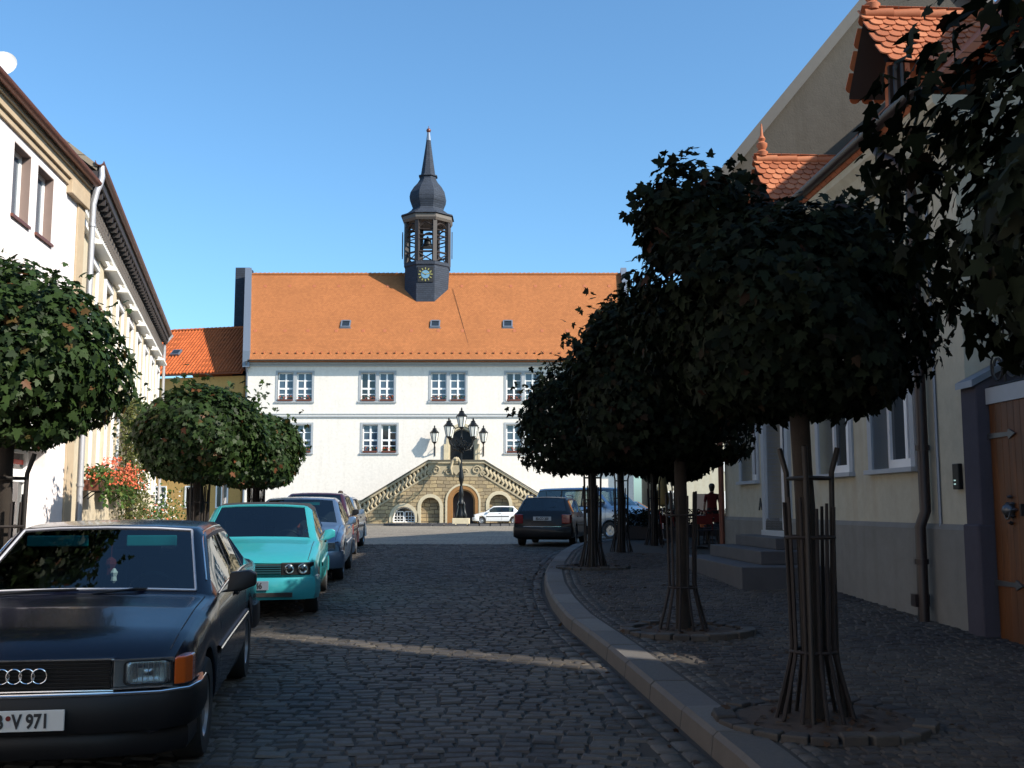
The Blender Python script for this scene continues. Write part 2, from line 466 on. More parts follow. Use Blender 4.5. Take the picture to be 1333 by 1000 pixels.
# two rows of long setts along the kerb on the road side and one behind the kerb
def kerbdir(y): return math.atan2(-(kr(y + .2) - kr(y - .2)), .4)
for off, zz in ((-.26, 0), (-.11, 0), (.40, WK), (.50, WK)):
    mb = MB(); y = 3.0
    while y < 33:
        a = kerbdir(y); L = .17 * random.uniform(.8, 1.25) * (1.4 if off < 0 else .8)
        add_sett(mb.v, mb.f, mb.r, kr(y) + off / max(.5, math.cos(a)), y, gz(y) + zz + random.uniform(-.004, .004), .068 if off < 0 else .045, L * .46, a, .005, .012)
        y += L * max(.4, math.cos(a))
    mb.m = [0] * len(mb.f)
    setp(mb.build('gutter_setts' if off < 0 else 'edging_setts', M['sett_road'], smooth=60), kind='structure')
mb = MB(); y = 1.0
while y < 39:
    s0 = y; L = random.uniform(.75, 1.05)
    slope = abs(kr(y + .3) - kr(y)) / .3
    s1 = min(39.3, y + L / math.sqrt(1 + slope * slope))
    g = .011
    a, b = s0 + g, s1 - g
    t = random.uniform(-.004, .004)
    P = []
    for yy in (a, (a + b) / 2, b):
        d = kerbdir(yy)
        nx, ny = math.cos(d), math.sin(d)
        P.append(((kr(yy), yy), (kr(yy) + .31 * nx, yy + .31 * ny)))
    v = []
    for (p, q) in P:
        z = gz(p[1])
        v += [(p[0], p[1], z - .06), (p[0] + .02, p[1], z + WK - .03 + t), (p[0] + .05, p[1], z + WK + t), (q[0], q[1], z + WK + t), (q[0], q[1], z - .06)]
    f = []
    for i in range(2):
        for j in range(5):
            j2 = (j + 1) % 5
            f.append((i * 5 + j, i * 5 + j2, (i + 1) * 5 + j2, (i + 1) * 5 + j))
    f += [(0, 1, 2, 3, 4), (14, 13, 12, 11, 10)]
    r = random.random()
    for k, ff in enumerate(f):
        mb.add([], [], 0)
    bidx = len(mb.v); mb.v += v
    for k, ff in enumerate(f):
        mb.f.append(tuple(i + bidx for i in ff)); mb.r.append(r); mb.m.append(1 if k in (0, 1, 5, 6) else 0)
    y = s1
setp(mb.build('kerb_right', [M['granite'], M['granite_side']], fixn=True, smooth=30), kind='structure')
mb = MB(); y = -2.0
while y < 40:
    L = random.uniform(.8, 1.0)
    mb.box(-.3, 0, .006, L - .006, -.08, 0, 0, Matrix.Translation((kl(y), y, gz(y) + WK)) @ Matrix.Rotation(.1, 4, 'Z'))
    y += L
setp(mb.build('kerb_left', M['granite'], bevel=.015), kind='structure')

# ------------------------------------------------------------------ left shop house
def gable_house(name, label, cat, loc, rz, L, depth, eave, ridge, wallm, roofm, over=.35, side=-1):
    """facade in plane x=0, body extends to side*depth; y along the street from 0 to L (L may be negative)."""
    t = thing(name, label, cat, loc, rz)
    return t

E1 = Vector((-7.55, 18.5, 0)); A1 = math.atan2(.1203, 1)
h1 = thing('shop_house', 'pink-white plastered shop house with brown gutter at the left edge of the street', 'house', E1, A1)

gx = 0.0
mb = MB()
Y0, Y1 = -30, -.5
WIN1 = [(-3.93, -3.2), (-2.88, -2.11)] + [(-3.93 - 1.9 * k, -3.2 - 1.9 * k) for k in range(1, 8)]
# wall with openings, assembled from blocks around them
def wall_openings(mb, x0, x1, y0, y1, z0, z1, ops, mi=0):
    """wall slab in the y-z plane between x0..x1 with rectangular openings (ya,yb,za,zb) not overlapping in y unless stacked"""
    ys = sorted(set([y0, y1] + [o[0] for o in ops] + [o[1] for o in ops]))
    for a, b in zip(ys[:-1], ys[1:]):
        col = sorted([(o[2], o[3]) for o in ops if o[0] <= a + 1e-6 and o[1] >= b - 1e-6])
        z = z0
        for (c, d) in col:
            if c > z: mb.box(x0, x1, a, b, z, c, mi)
            z = d
        if z < z1: mb.box(x0, x1, a, b, z, z1, mi)
SHOP = [(-4.9, -1.84, .55, 2.42)]
ops = [(a, b, 5.67, 6.73) for a, b in WIN1] + SHOP
wall_openings(mb, -.35, 0, Y0, -.82, 0, 6.95, ops)
mb.box(-9, -.36, Y0, -.5, 2.6, 6.9); mb.box(-9, -3.2, Y0, -.5, 0, 2.599); mb.box(-3.199, -.36, Y0, -5.2, 0, 2.599); mb.box(-3.199, -.36, -1.6, -.5, 0, 2.599)
mb.build('wall', M['pink_plaster'], h1)
mb = MB(); mb.box(-.35, .03, -.815, -.40, 0, 6.72); mb.box(-.3, .10, -1.45, -.40, 6.72, 6.95)
mb.build('corner_pilaster', M['tan_plaster'], h1, bevel=.01)
mb = MB(); mb.box(-.34, .04, Y0, -1.45, 6.86, 6.96); mb.box(-.34, .08, Y0, -.35, 6.961, 7.1); mb.box(-.34, .12, Y0, -.35, 7.101, 7.16)
mb.build('cornice', M['tan_plaster'], h1)
mb = MB(); pr = [(.19 + .08 * math.cos(a), 7.24 - .08 * math.sin(a)) for a in np.linspace(0, PI, 9)]
ring = pr + [(x + (.01 if x < .19 else -.01), z + .012) for x, z in pr[::-1]]
mb.prism([(x, z) for x, z in ring], 0, 1, 'y')
mb.v = [(x, Y0 + y * (-.33 - Y0), z) for x, y, z in mb.v]
mb.build('gutter', M['copper'], h1, smooth=40)
mb = MB(); p = [(.16, 7.27), (-4.6, 12.4), (-9.5, 7.2), (-9.5, 7.0), (-4.6, 12.2), (.12, 7.17)]
mb.prism(p, Y0, -.36, 'y'); mb.build('roof', M['grey_roof'], h1)
mb = MB()
for k in range(60):
    yy = Y0 + 14.5 + k * .25
    mb.box(.12, .17, yy, yy + .235, 7.27, 7.30 + random.uniform(0, .02))
mb.build('roof_edge_tile', M['grey_roof'], h1)
for (a, b) in WIN1:
    w = MB()
    w.box(-.19, -.13, a, a + .07, 5.7, 6.73); w.box(-.19, -.13, b - .10, b - .012, 5.7, 6.73)
    w.box(-.19, -.13, a + .07, b - .10, 6.66, 6.73); w.box(-.19, -.13, a + .07, b - .10, 5.7, 5.78)
    wo = w.build('window', M['white_frame'], h1)
    g = MB(); g.box(-.16, -.15, a + .07, b - .10, 5.78, 6.66); g.build('pane', M['wglass_blue'], wo)
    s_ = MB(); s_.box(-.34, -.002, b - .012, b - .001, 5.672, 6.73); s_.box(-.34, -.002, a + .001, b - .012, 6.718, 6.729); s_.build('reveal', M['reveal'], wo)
    s_ = MB(); s_.box(-.2, .04, a - .02, b + .02, 5.63, 5.672); s_.build('sill', M['copper'], wo)
# shop front
w = MB(); a, b, c, d = SHOP[0]
for yy in (a, -3.35, b - .13): w.box(-.34, -.24, yy, yy + .13, c, d)
w.box(-.34, -.24, a + .13, b - .13, 1.93, 2.12, 0); w.box(-.34, -.24, a + .13, b - .13, c, c + .12); w.box(-.34, -.24, a + .13, b - .13, d - .05, d)
sf = w.build('shop_window', M['white_frame'], h1)
g = MB(); g.box(-.30, -.29, a + .13, b - .13, c + .12, 1.93); g.box(-.30, -.29, a + .13, b - .13, 2.12, d - .05); g.build('pane', M['clearglass'], sf)
g = MB(); g.box(-.285, -.28, a + .14, b - .14, 2.2, 2.27); g.build('red_stripe', M['red_letter'], sf)
g = MB(); g.box(-.9, -.36, a, b, c, c + .05)
gd = MB(); gd.box(-3.1, -3.0, -5.1, -1.7, .02, 2.55); gd.box(-2.9, -.4, -5.15, -1.65, 0, .03); gd.build('shop_interior', M['interior'], h1)
for k in range(9):
    g.lathe([(.05, 0), (.09, .12), (.05, .3), (.02, .5)], 10, (-.55 + random.uniform(-.1, .1), a + .3 + k * .3, c + .05))
g.build('window_display', M['whitepaint'], h1)
g = MB(); g.box(-.30, .03, -4.95, -1.80, 2.42, 2.95); g.build('fascia', M['trim_white'], h1, bevel=.006)

def text_obj(name, body, size, m, parent, loc, rot, ext=.004, align='CENTER', sx=1.0):
    cu = bpy.data.curves.new(name, 'FONT'); cu.body = body; cu.size = size; cu.extrude = ext; cu.align_x = align
    cu.resolution_u = 3; cu.offset = .0035 if name == 'plate_lettering' else 0
    tmp = bpy.data.objects.new('tmp', cu); C.objects.link(tmp)
    dg = bpy.context.evaluated_depsgraph_get()
    me = bpy.data.meshes.new_from_object(tmp.evaluated_get(dg))
    bpy.data.objects.remove(tmp); me.materials.clear(); me.materials.append(m)
    me.transform(Matrix.Diagonal((sx, 1, 1, 1)))
    o = bpy.data.objects.new(name, me); C.objects.link(o)
    if parent: o.parent = parent
    o.location = loc; o.rotation_euler = rot
    return o
text_obj('sign_lettering', 'LOS', .30, M['red_letter'], h1, (.036, -3.12, 2.53), (PI / 2, 0, PI / 2), .006, sx=1.1)

# downpipe between houses belongs to the beige house
# ------------------------------------------------------------------ beige house
E2 = Vector((-7.77, 18.7, 0)); A2 = math.atan2(.2543, 1)
h2 = thing('beige_house', 'beige house with bracketed eaves, window hoods and a climbing plant beyond the shop', 'house', E2, A2)
Lb = 19.4
D2 = [1.1 + 2.35 * k for k in range(8)]
ops = []
for k, s in enumerate(D2):
    ops.append((s, s + .95, 4.55, 6.2))
    if k not in (3,): ops.append((s - .05, s + 1.0, 2.0, 3.7))
mb = MB(); wall_openings(mb, -.3, 0, -.4, Lb, 0, 6.84, ops); mb.box(-9, -.31, -.4, Lb, 0, 6.8)
mb.build('wall', M['beige_plaster'], h2)
mb = MB(); mb.box(0, .05, -.1, Lb, 0, 1.0); mb.build('plinth', M['plinth_plaster'], h2)
mb = MB(); mb.box(0, .07, -.3, Lb, 3.98, 4.12); mb.box(0, .09, -.3, Lb, 6.55, 6.66); mb.box(-.3, .06, -.35, Lb, 6.84, 7.29)
mb.build('cornice', M['trim_white'], h2)
mb = MB(); k = 0
yy = -.25
while yy < Lb - .1:   # lattice frieze and rafter brackets
    mb.box(.062, .10, yy, yy + .09, 6.93, 7.02); mb.box(.062, .10, yy + .1, yy + .19, 7.04, 7.13); mb.box(.062, .10, yy, yy + .09, 7.15, 7.24)
    yy += .2
mb.build('frieze', M['beltrim'], h2)
mb = MB(); yy = -.2
while yy < Lb:
    mb.box(.1, .24, yy, yy + .08, 7.30, 7.42); yy += .42
mb.box(-.3, .27, -.35, Lb + .15, 7.43, 7.53)
mb.build('soffit', M['belfrywood'], h2)
mb = MB(); pr = [(.30 + .08 * math.cos(a), 7.70 - .08 * math.sin(a)) for a in np.linspace(0, PI, 9)]
ring = pr + [(x + (.01 if x < .30 else -.01), z + .012) for x, z in pr[::-1]]
mb.prism(ring, -.4, Lb + .2, 'y'); mb.build('gutter', M['copper'], h2, smooth=40)
mb = MB(); mb.prism([(.27, 7.64), (-4.5, 11.2), (-9.5, 7.6), (-9.5, 7.45), (-4.5, 11.05), (.25, 7.54)], -.36, Lb + .15, 'y'); mb.build('roof', M['grey_roof'], h2)
for k, s in enumerate(D2):
    for (za, zb, a, b) in ((4.55, 6.2, s, s + .95), (2.0, 3.7, s - .05, s + 1.0)):
        if za < 3 and k == 3: continue
        w = MB()
        w.box(.002, .05, a - .13, a, za, zb); w.box(.002, .05, b, b + .13, za, zb); w.box(.002, .06, a - .13, b + .13, zb, zb + .12)
        w.box(-.14, -.08, a, a + .06, za + .03, zb); w.box(-.14, -.08, b - .06, b, za + .03, zb); w.box(-.14, -.08, (a + b) / 2 - .03, (a + b) / 2 + .03, za + .03, zb)
        w.box(-.139, -.081, a + .06, b - .06, za + .62 * (zb - za), za + .66 * (zb - za))
        w.box(-.14, .11, a - .13, b + .13, za - .05, za + .002)
        wo = w.build('window', M['white_frame'], h2)
        g = MB(); g.box(-.12, -.11, a + .06, b - .06, za + .03, zb); g.build('pane', M['wglass_blue'], wo)
        if za > 4:
            g = MB(); g.prism([(.0, zb + .28), (.26, zb + .28), (.26, zb + .34), (.0, zb + .42)], a - .28, b + .28, 'y'); g.build('hood', M['trim_white'], wo)
# street door of the beige house (beyond climbing plant)
mb = MB(); mb.box(.052, .09, 9.55, 10.6, .3, 2.9); mb.box(.091, .11, 9.65, 10.05, .6, 2.6); mb.box(.091, .11, 10.12, 10.5, .6, 2.6); mb.build('door', M['belfrywood'], h2)
mb = MB()
mb.tube([(.32, -.28, 7.64), (.34, -.30, 7.45), (.32, -.34, 7.3), (.27, -.36, 7.15), (.22, -.36, 6.9), (.22, -.36, 5), (.22, -.36, 2), (.22, -.36, .1)], .055, 10)
for z in (1.9, 4.4, 6.5): mb.tube([(.22, -.36, z), (.22, -.36, z + .05)], .068, 10)
mb.build('downpipe', M['zinc'], h2, smooth=50)
mb = MB(); mb.tube([(.4, Lb - .2, 7.64), (.14, Lb - .2, 7.3), (.14, Lb - .2, .2)], .05, 8); mb.build('downpipe', M['zinc'], h2, smooth=50)

# ---- foliage builders
LEAF = [(0, 0), (.10, -.05), (.42, -.10), (.30, .12), (.50, .42), (.22, .42), (.16, .62), (0, 1.0)]
def leaf_verts(sz):
    right = [(x * sz, y * sz) for x, y in LEAF]
    return right
_LR = np.array([(0, 0, 0), (.12, -.08, 0), (.40, -.02, -.05), (.30, .18, -.01), (.55, .46, -.10), (.24, .45, 0), (.20, .70, -.03), (0, 1.0, -.06)])
_LL = _LR[1:-1] * np.array([-1, 1, 1])
LV = np.vstack([_LR, _LL])           # 14 verts
LFACES = [(0, 1, 2, 3, 4, 5, 6, 7), (0, 7, 13, 12, 11, 10, 9, 8)]
SV = np.array([(0, 0, 0), (.28, .35, -.04), (.22, .7, -.03), (0, 1, -.06), (-.22, .7, -.03), (-.28, .35, -.04)])
SFACES = [(0, 1, 2, 3), (0, 3, 4, 5)]

def leaves(name, P, N, size, m, parent, rng, maple=True, loc=None):
    """P: n x 3 leaf positions, N: n x 3 approx normals"""
    n = len(P)
    base = LV if maple else SV; faces = LFACES if maple else SFACES
    k = len(base)
    N = N / (np.linalg.norm(N, axis=1, keepdims=True) + 1e-9)
    # leaf tip direction: downwards-outwards, perpendicular to normal
    T = rng.normal(size=(n, 3)) * .55 + np.array([0, 0, -.75]) + N * .2
    T -= (T * N).sum(1, keepdims=True) * N
    T /= (np.linalg.norm(T, axis=1, keepdims=True) + 1e-9)
    B = np.cross(T, N)
    s = size * (.45 + .75 * rng.beta(2.2, 1.6, n))
    curl = rng.uniform(.3, 1.9, n)
    V = P[:, None, :] + s[:, None, None] * (base[None, :, 0:1] * B[:, None, :] + (base[None, :, 1:2]) * T[:, None, :] + (base[None, :, 2:3] * curl[:, None, None]) * N[:, None, :])
    V = V.reshape(-1, 3)
    F = []
    for fc in faces: F.append((np.array(fc)[None, :] + (np.arange(n) * k)[:, None]))
    me = bpy.data.meshes.new(name)
    nl = sum(f.size for f in F); nf = sum(len(f) for f in F)
    me.vertices.add(len(V)); me.vertices.foreach_set('co', V.astype(np.float32).ravel())
    me.loops.add(nl); me.polygons.add(nf)
    li = np.concatenate([f.ravel() for f in F]); tot = np.concatenate([np.full(len(f), f.shape[1]) for f in F])
    st = np.concatenate([[0], np.cumsum(tot)[:-1]])
    me.loops.foreach_set('vertex_index', li.astype(np.int32))
    me.polygons.foreach_set('loop_start', st.astype(np.int32)); me.polygons.foreach_set('loop_total', tot.astype(np.int32))
    me.update(calc_edges=True); me.validate()
    at = me.attributes.new('rnd', 'FLOAT', 'FACE')
    rv = rng.uniform(0, 1, n); at.data.foreach_set('value', np.concatenate([rv] * len(faces)).astype(np.float32))
    me.materials.append(m)
    o = bpy.data.objects.new(name, me); C.objects.link(o)
    if parent is not None: o.parent = parent
    if loc: o.location = loc
    return o

def crown_points(blobs, n, rng, shoots=30, bump=.16, inner=.55):
    P = []; N = []
    w = np.array([b[3] * b[4] + b[3] * b[5] + b[4] * b[5] for b in blobs]); w = w / w.sum()
    for b, ww in zip(blobs, w):
        k = int(n * ww)
        d = rng.normal(size=(k, 3)); d /= np.linalg.norm(d, axis=1, keepdims=True)
        ph = rng.uniform(0, 6.28, 6); fr = rng.uniform(2.5, 6, (6, 3))
        bm = sum(np.sin(d @ fr[i] + ph[i]) for i in range(6)) / 6
        # flattened underside
        rad = 1 + bump * 1.6 * bm
        q = rng.uniform(0, 1, k) ** .45
        rr = rad * (inner + (1 - inner) * q)
        p = d * rr[:, None] * np.array(b[3:6])
        lo = p[:, 2] < -.62 * b[5]
        p[lo, 2] = -.62 * b[5] + (p[lo, 2] + .62 * b[5]) * .35
        P.append(p + np.array(b[0:3])); nn = d * np.array([1, 1, 1]) + rng.normal(size=(k, 3)) * .45 + np.array([0, 0, .35]); N.append(nn)
    b = blobs[0]
    # holes and hollows
    PP = np.vstack(P); NN = np.vstack(N); q = np.zeros(len(PP))
    for i in range(5):
        k3 = rng.normal(size=3) * 4.2 / blobs[0][3]; q += np.sin(PP @ k3 + rng.uniform(0, 6.28))
    keep = (q > -2.0) | (rng.uniform(0, 1, len(PP)) < .25)
    P = [PP[keep]]; N = [NN[keep]]
    for s in range(shoots):
        b = blobs[rng.integers(len(blobs))]
        d = rng.normal(size=3); d[2] = abs(d[2]) * .8 - .15; d /= np.linalg.norm(d)
        L = rng.uniform(.14, .5) * b[3]
        dd = d + np.array([0, 0, .5]); dd /= np.linalg.norm(dd)
        st = np.array(b[0:3]) + d * np.array(b[3:6]) * .92
        k = rng.integers(7, 14)
        tt = rng.uniform(0, 1, k)
        P.append(st + dd * (tt * L)[:, None] + rng.normal(size=(k, 3)) * .05); N.append(rng.normal(size=(k, 3)) * .7 + np.array([0, 0, .6]))
    return np.vstack(P), np.vstack(N)

def tree(name, label, loc, blobs, n, size, seed, m, trunk_r=.08, group=None, shoots=30, trunk_top=2.2, detail=True, lean=0.0, cat='tree', bump=.23, inner=.55):
    rng = np.random.default_rng(seed); rr = random.Random(seed)
    t = thing(name, label, cat, loc, 0, group)
    P, N = crown_points(blobs, n, rng, shoots, bump, inner)
    leaves('crown', P, N, size, m, t, rng)
    mb = MB()
    z0 = -.1
    pts = [(0, 0, z0), (lean * .1, 0, .5), (lean * .35 + .01, .01, 1.1), (lean * .7, 0, 1.7), (lean, 0, trunk_top), (lean + .02, 0, trunk_top + .6)]
    mb.tube(pts, [trunk_r * 1.25, trunk_r * 1.02, trunk_r, trunk_r * .95, trunk_r * 1.0, trunk_r * .5], 10)
    c = Vector(blobs[0][0:3])
    for k in range(12):
        b = blobs[k % len(blobs)]
        a = rr.uniform(0, 2 * PI); e = rr.uniform(.1, 1.2)
        tip = Vector(b[0:3]) + Vector((math.cos(a) * math.cos(e) * b[3], math.sin(a) * math.cos(e) * b[4], math.sin(e) * b[5])) * .85
        st = Vector((lean, 0, trunk_top - .1 + rr.uniform(0, .4)))
        mid = st.lerp(tip, .5) + Vector((0, 0, .12))
        mb.tube([st, mid, tip], [trunk_r * .42, trunk_r * .25, .006], 5)
    mb.build('trunk', M['bark'], t, smooth=60)
    return t
# ------------------------------------------------------------------ town hall
HL = Vector((-6, 84, .15)); NL = tuple(-HL)
th = thing('town_hall', 'white town hall with steep orange tiled roof and slate bell tower across the square', 'town hall', HL)
XL, XR, YF, ZE = -21.15, 9.6, 84.0, 13.05
UW = [(-18.68, -15.93), (-12.06, -9.39), (-6.47, -3.70), (-.46, 2.25), (4.9, 7.5)]
LW = [(-18.68, -15.93), (-11.86, -9.15), (-.46, 2.25), (4.9, 7.5)]
ops = [(a, b, 9.93, 12.2) for a, b in UW] + [(a, b, 5.83, 8.05) for a, b in LW]
mb = MB()
tmp = MB(); wall_openings(tmp, 0, .5, XL, XR, 0, ZE, ops + [(-5.0, -2.95, 4.2, 7.9)])
mb.v = [(y, YF + x, z) for x, y, z in tmp.v]; mb.f = [f[::-1] for f in tmp.f]; mb.m = tmp.m; mb.r = tmp.r
mb.box(XL + .02, XR - .02, YF + .51, 98, 0, ZE - .1)
mb.build('wall', M['hall_plaster'], th, loc=NL, fixn=True)
# string course, eaves cornice
mb = MB(); mb.box(XL, XR, YF - .09, YF - .001, 8.62, 8.74); mb.box(XL, XR, YF - .05, YF - .001, 8.86, 8.92)
mb.build('string_course', M['trim_grey'], th, loc=NL)
mb = MB(); mb.box(XL, XR, YF - .16, YF - .001, 12.72, 12.86); mb.box(XL, XR, YF - .34, YF - .001, 12.862, 13.02); mb.box(XL, XR, YF - .5, YF + .2, 13.022, 13.1)
mb.build('cornice', M['trim_grey'], th, loc=NL)
def roofpts(xe, xr_): return
mb = MB()
L0, L1, L2 = (-20.85, YF - .62, 13.14), (-21.1, YF + .35, 13.95), (-22.75, 91, 21.75)
R0, R1, R2 = (9.3, YF - .62, 13.14), (9.3, YF + .35, 13.95), (9.5, 91, 21.75)
B0, B1 = (-23.5, 98.5, 13.1), (9.6, 98.5, 13.1)
mb.add([L0, R0, R1, L1, L2, R2, B0, B1], [(0, 1, 2, 3), (3, 2, 5, 4), (4, 5, 7, 6)])
lo = [(x, y + .05, z - .16) for x, y, z in (L0, R0, R1, L1, L2, R2, B0, B1)]
mb.add(lo + [L0, R0], [(3, 2, 1, 0), (4, 5, 2, 3), (6, 7, 5, 4), (0, 1, 9, 8)])
roof = mb.build('roof', M['hall_roof'], th, loc=NL)
mb = MB()
for k in range(84):
    x = -22.7 + k * .385
    mb.tube([(x, 91, 21.74), (x + .40, 91, 21.78)], [.13, .15], 8)
mb.build('ridge_tile', M['hall_roof'], roof)
mb = MB()
for (row, n, off) in ((.14, 15, 0), (.80, 15, .4)):
    for k in range(n):
        z = 21.75 - row * 7.8 + (.0 if row < .5 else .6); y = 91 - (21.75 - z) * .8526; x = -21.3 + k * 2.12 + off * random.uniform(.5, 1.5)
        mb.prism([(0, 0), (.34, .03), (.16, .24)], x - .12, x + .12, 'x', 0, Matrix.Translation((0, y - .28, z - .30)))
for k in range(46):
    x = -20.6 + k * .66
    mb.box(x, x + .08, YF + .02, YF + .2, 13.78, 13.95)
mb.build('vent_tile', M['terracotta'], roof)
for x in (-13.75, -6.35, -.35):
    mb = MB(); z = 16.55; y = 91 - (21.75 - z) * .8526
    S = Matrix.Translation((x, y, z)) @ Matrix.Rotation(R(49.5), 4, 'X')
    mb.box(-.40, -.30, -.42, .42, .0, .12, 0, S); mb.box(.30, .40, -.42, .42, 0, .12, 0, S); mb.box(-.30, .30, -.42, -.32, 0, .12, 0, S); mb.box(-.30, .30, .32, .42, 0, .14, 0, S)
    mb.box(-.45, .5, -.52, -.425, 0, .03, 0, S)
    w = mb.build('roof_window', M['lead'], roof); g = MB(); g.box(-.30, .30, -.32, .32, .05, .07, 0, S); g.build('pane', M['wglass'], w)
mb = MB(); mb.tube([(-5.1, YF + 5.6, 20.2), (-3.4, YF + .5, 14.1)], .014, 5); mb.build('lightning_wire', M['darkmetal'], roof)
# eaves gutter and downpipe
mb = MB(); pr = [(.09 * math.cos(a), -.09 * math.sin(a)) for a in np.linspace(0, PI, 9)]
mb.prism([(YF - .72 + a, 13.16 + b) for a, b in pr], XL + .2, XR - .2, 'x'); mb.build('gutter', M['beltrim'], th, loc=NL, smooth=40)
mb = MB(); mb.tube([(XL + .05, YF - .65, 13.1), (XL + .02, YF - .3, 12.5), (XL + .02, YF - .12, 12.2), (XL + .02, YF - .12, .3)], .08, 8)
mb.build('downpipe', M['lead'], th, loc=NL, smooth=50)
# gable parapets following the roof slope
def parapet(xe, xr_, w, m, mtop):
    v = []
    for (x, y, z) in ((xe, YF - .5, 12.6), (xe, YF - .5, 13.9), (xr_, 91, 22.35), (xr_ - (.7 if xe < 0 else 0), 98.2, 13.9), (xr_ - (.7 if xe < 0 else 0), 98.2, 12.6)):
        v.append((x, y, z)); v.append((x + w, y, z))
    mb = MB(); mb.add(v, [(0, 2, 4, 6, 8), (1, 9, 7, 5, 3), (0, 1, 3, 2), (6, 7, 9, 8)], 0); mb.add(v, [(2, 3, 5, 4), (4, 5, 7, 6)], 1)
    return mb.build('gable_parapet', [m, mtop], th, loc=NL, fixn=True)
parapet(-21.42, -23.35, .56, M['lead'], M['lead'])
parapet(9.3, 9.5, .5, M['terracotta'], M['lead'])
mb = MB(); mb.box(-24.35, -23.1, 91.6, 93, 6, 22.5); mb.build('fire_wall', M['slate'], th, loc=NL)
# windows
def hall_window(x0, x1, z0, z1, opened=None):
    m = MB(); y = YF
    m.box(x0 - .17, x0, y - .03, y + .16, z0 - .02, z1 + .16); m.box(x1, x1 + .17, y - .03, y + .16, z0 - .02, z1 + .16); m.box(x0, x1, y - .03, y + .16, z1, z1 + .16)
    xm = (x0 + x1) / 2
    m.box(xm - .13, xm + .13, y - .02, y + .2, z0, z1); m.box(x0 - .2, x1 + .2, y - .10, y + .14, z0 - .14, z0 - .021)
    w = m.build('window', M['trim_grey'], th, loc=NL)
    f = MB(); p = MB()
    for (a, b, k) in ((x0, xm - .13, 0), (xm + .13, x1, 1)):
        H = z1 - z0; zt = z0 + .44 * H; c = (a + b) / 2
        f.box(a, a + .09, y + .2, y + .28, z0, z1); f.box(b - .09, b, y + .2, y + .28, z0, z1)
        f.box(a + .09, b - .09, y + .2, y + .28, z1 - .08, z1); f.box(a + .09, b - .09, y + .2, y + .28, z0, z0 + .1)
        f.box(a + .09, b - .09, y + .19, y + .27, zt - .07, zt + .07); f.box(c - .07, c + .07, y + .185, y + .27, z0 + .1, zt - .07); f.box(c - .07, c + .07, y + .185, y + .27, zt + .07, z1 - .08)
        for zz in (zt + .5 * (z1 - zt), z0 + .55 * (zt - z0)):
            if opened == k and zz > zt: 
                f.box(c + .07, b - .09, y + .21, y + .26, zz - .035, zz + .035)
            else: f.box(a + .09, b - .09, y + .21, y + .26, zz - .035, zz + .035)
        p.box(a + .09, b - .09, y + .24, y + .25, z0 + .1, z1 - .08, 1 if k == (opened if opened is not None else -1) else 0)
    f.build('sash', M['white_frame'], w); p.build('pane', [M['wglass_blue'], M['wglass']], w)
    fb = MB()
    for (a, b) in ((x0 + .05, xm - .18), (xm + .18, x1 - .05)):
        fb.box(a, b, y - .14, y + .05, z0 - .01, z0 + .13, 0)
        for k in range(34):
            x = random.uniform(a, b); zz = z0 + .17 + random.uniform(0, .2); yy = y + random.uniform(-.2, .08); r = random.uniform(.03, .07)
            mi = 1 if random.random() < .62 else 2
            fb.add([(x - r, yy, zz), (x + r, yy - r, zz), (x + r * .3, yy, zz + r * 1.4), (x, yy - r, zz + r)], [(0, 1, 2), (0, 3, 2), (1, 2, 3)], mi)
    fb.build('flower_box', [M['copper'], M['geranium_green'], M['geranium']], w)
for i, (a, b) in enumerate(UW): hall_window(a, b, 9.93, 12.2, 0 if i in (1, 3) else None)
for i, (a, b) in enumerate(LW): hall_window(a, b, 5.83, 8.05, 1 if i == 1 else None)
# portal at the head of the stairs
def arch_pts(cx, w, z0, zs, n=12, k=1.0):
    pts = [(cx - w, z0), (cx - w, zs)]
    pts += [(cx - w * math.cos(PI * i / n), zs + w * k * math.sin(PI * i / n)) for i in range(1, n)]
    return pts + [(cx + w, zs), (cx + w, z0)]
def arch_ring(mb, cx, w0, w1, z0, zs, ya, yb, mi=0, n=14, k=1.0):
    a = arch_pts(cx, w0, z0, zs, n, k); b = arch_pts(cx, w1, z0, zs, n, k)
    for i in range(len(a) - 1):
        q = [a[i], a[i + 1], b[i + 1], b[i]]
        mb.prism(q, ya, yb, 'y', mi)
PX = -3.97
mb = MB(); arch_ring(mb, PX, 1.06, 1.24, 4.1, 6.6, YF - .12, YF + .3, k=1.25); arch_ring(mb, PX, .95, 1.059, 4.1, 6.55, YF - .02, YF + .35, k=1.25)
mb.box(PX - 1.42, PX - 1.245, YF - .15, YF - .002, 4.1, 6.5); mb.box(PX + 1.245, PX + 1.42, YF - .15, YF - .002, 4.1, 6.5)
po = mb.build('portal', M['sandstone_plain'], th, loc=NL)
mb = MB(); mb.prism(arch_pts(PX, .95, 4.1, 6.5, 14, 1.2), YF + .36, YF + .42, 'y'); mb.build('door', M['darkmetal'], po)
mb = MB(); mb.box(PX - 1.3, PX + 1.3, YF + .45, YF + .5, 4.1, 8.2); mb.build('backing', M['hall_plaster'], po)
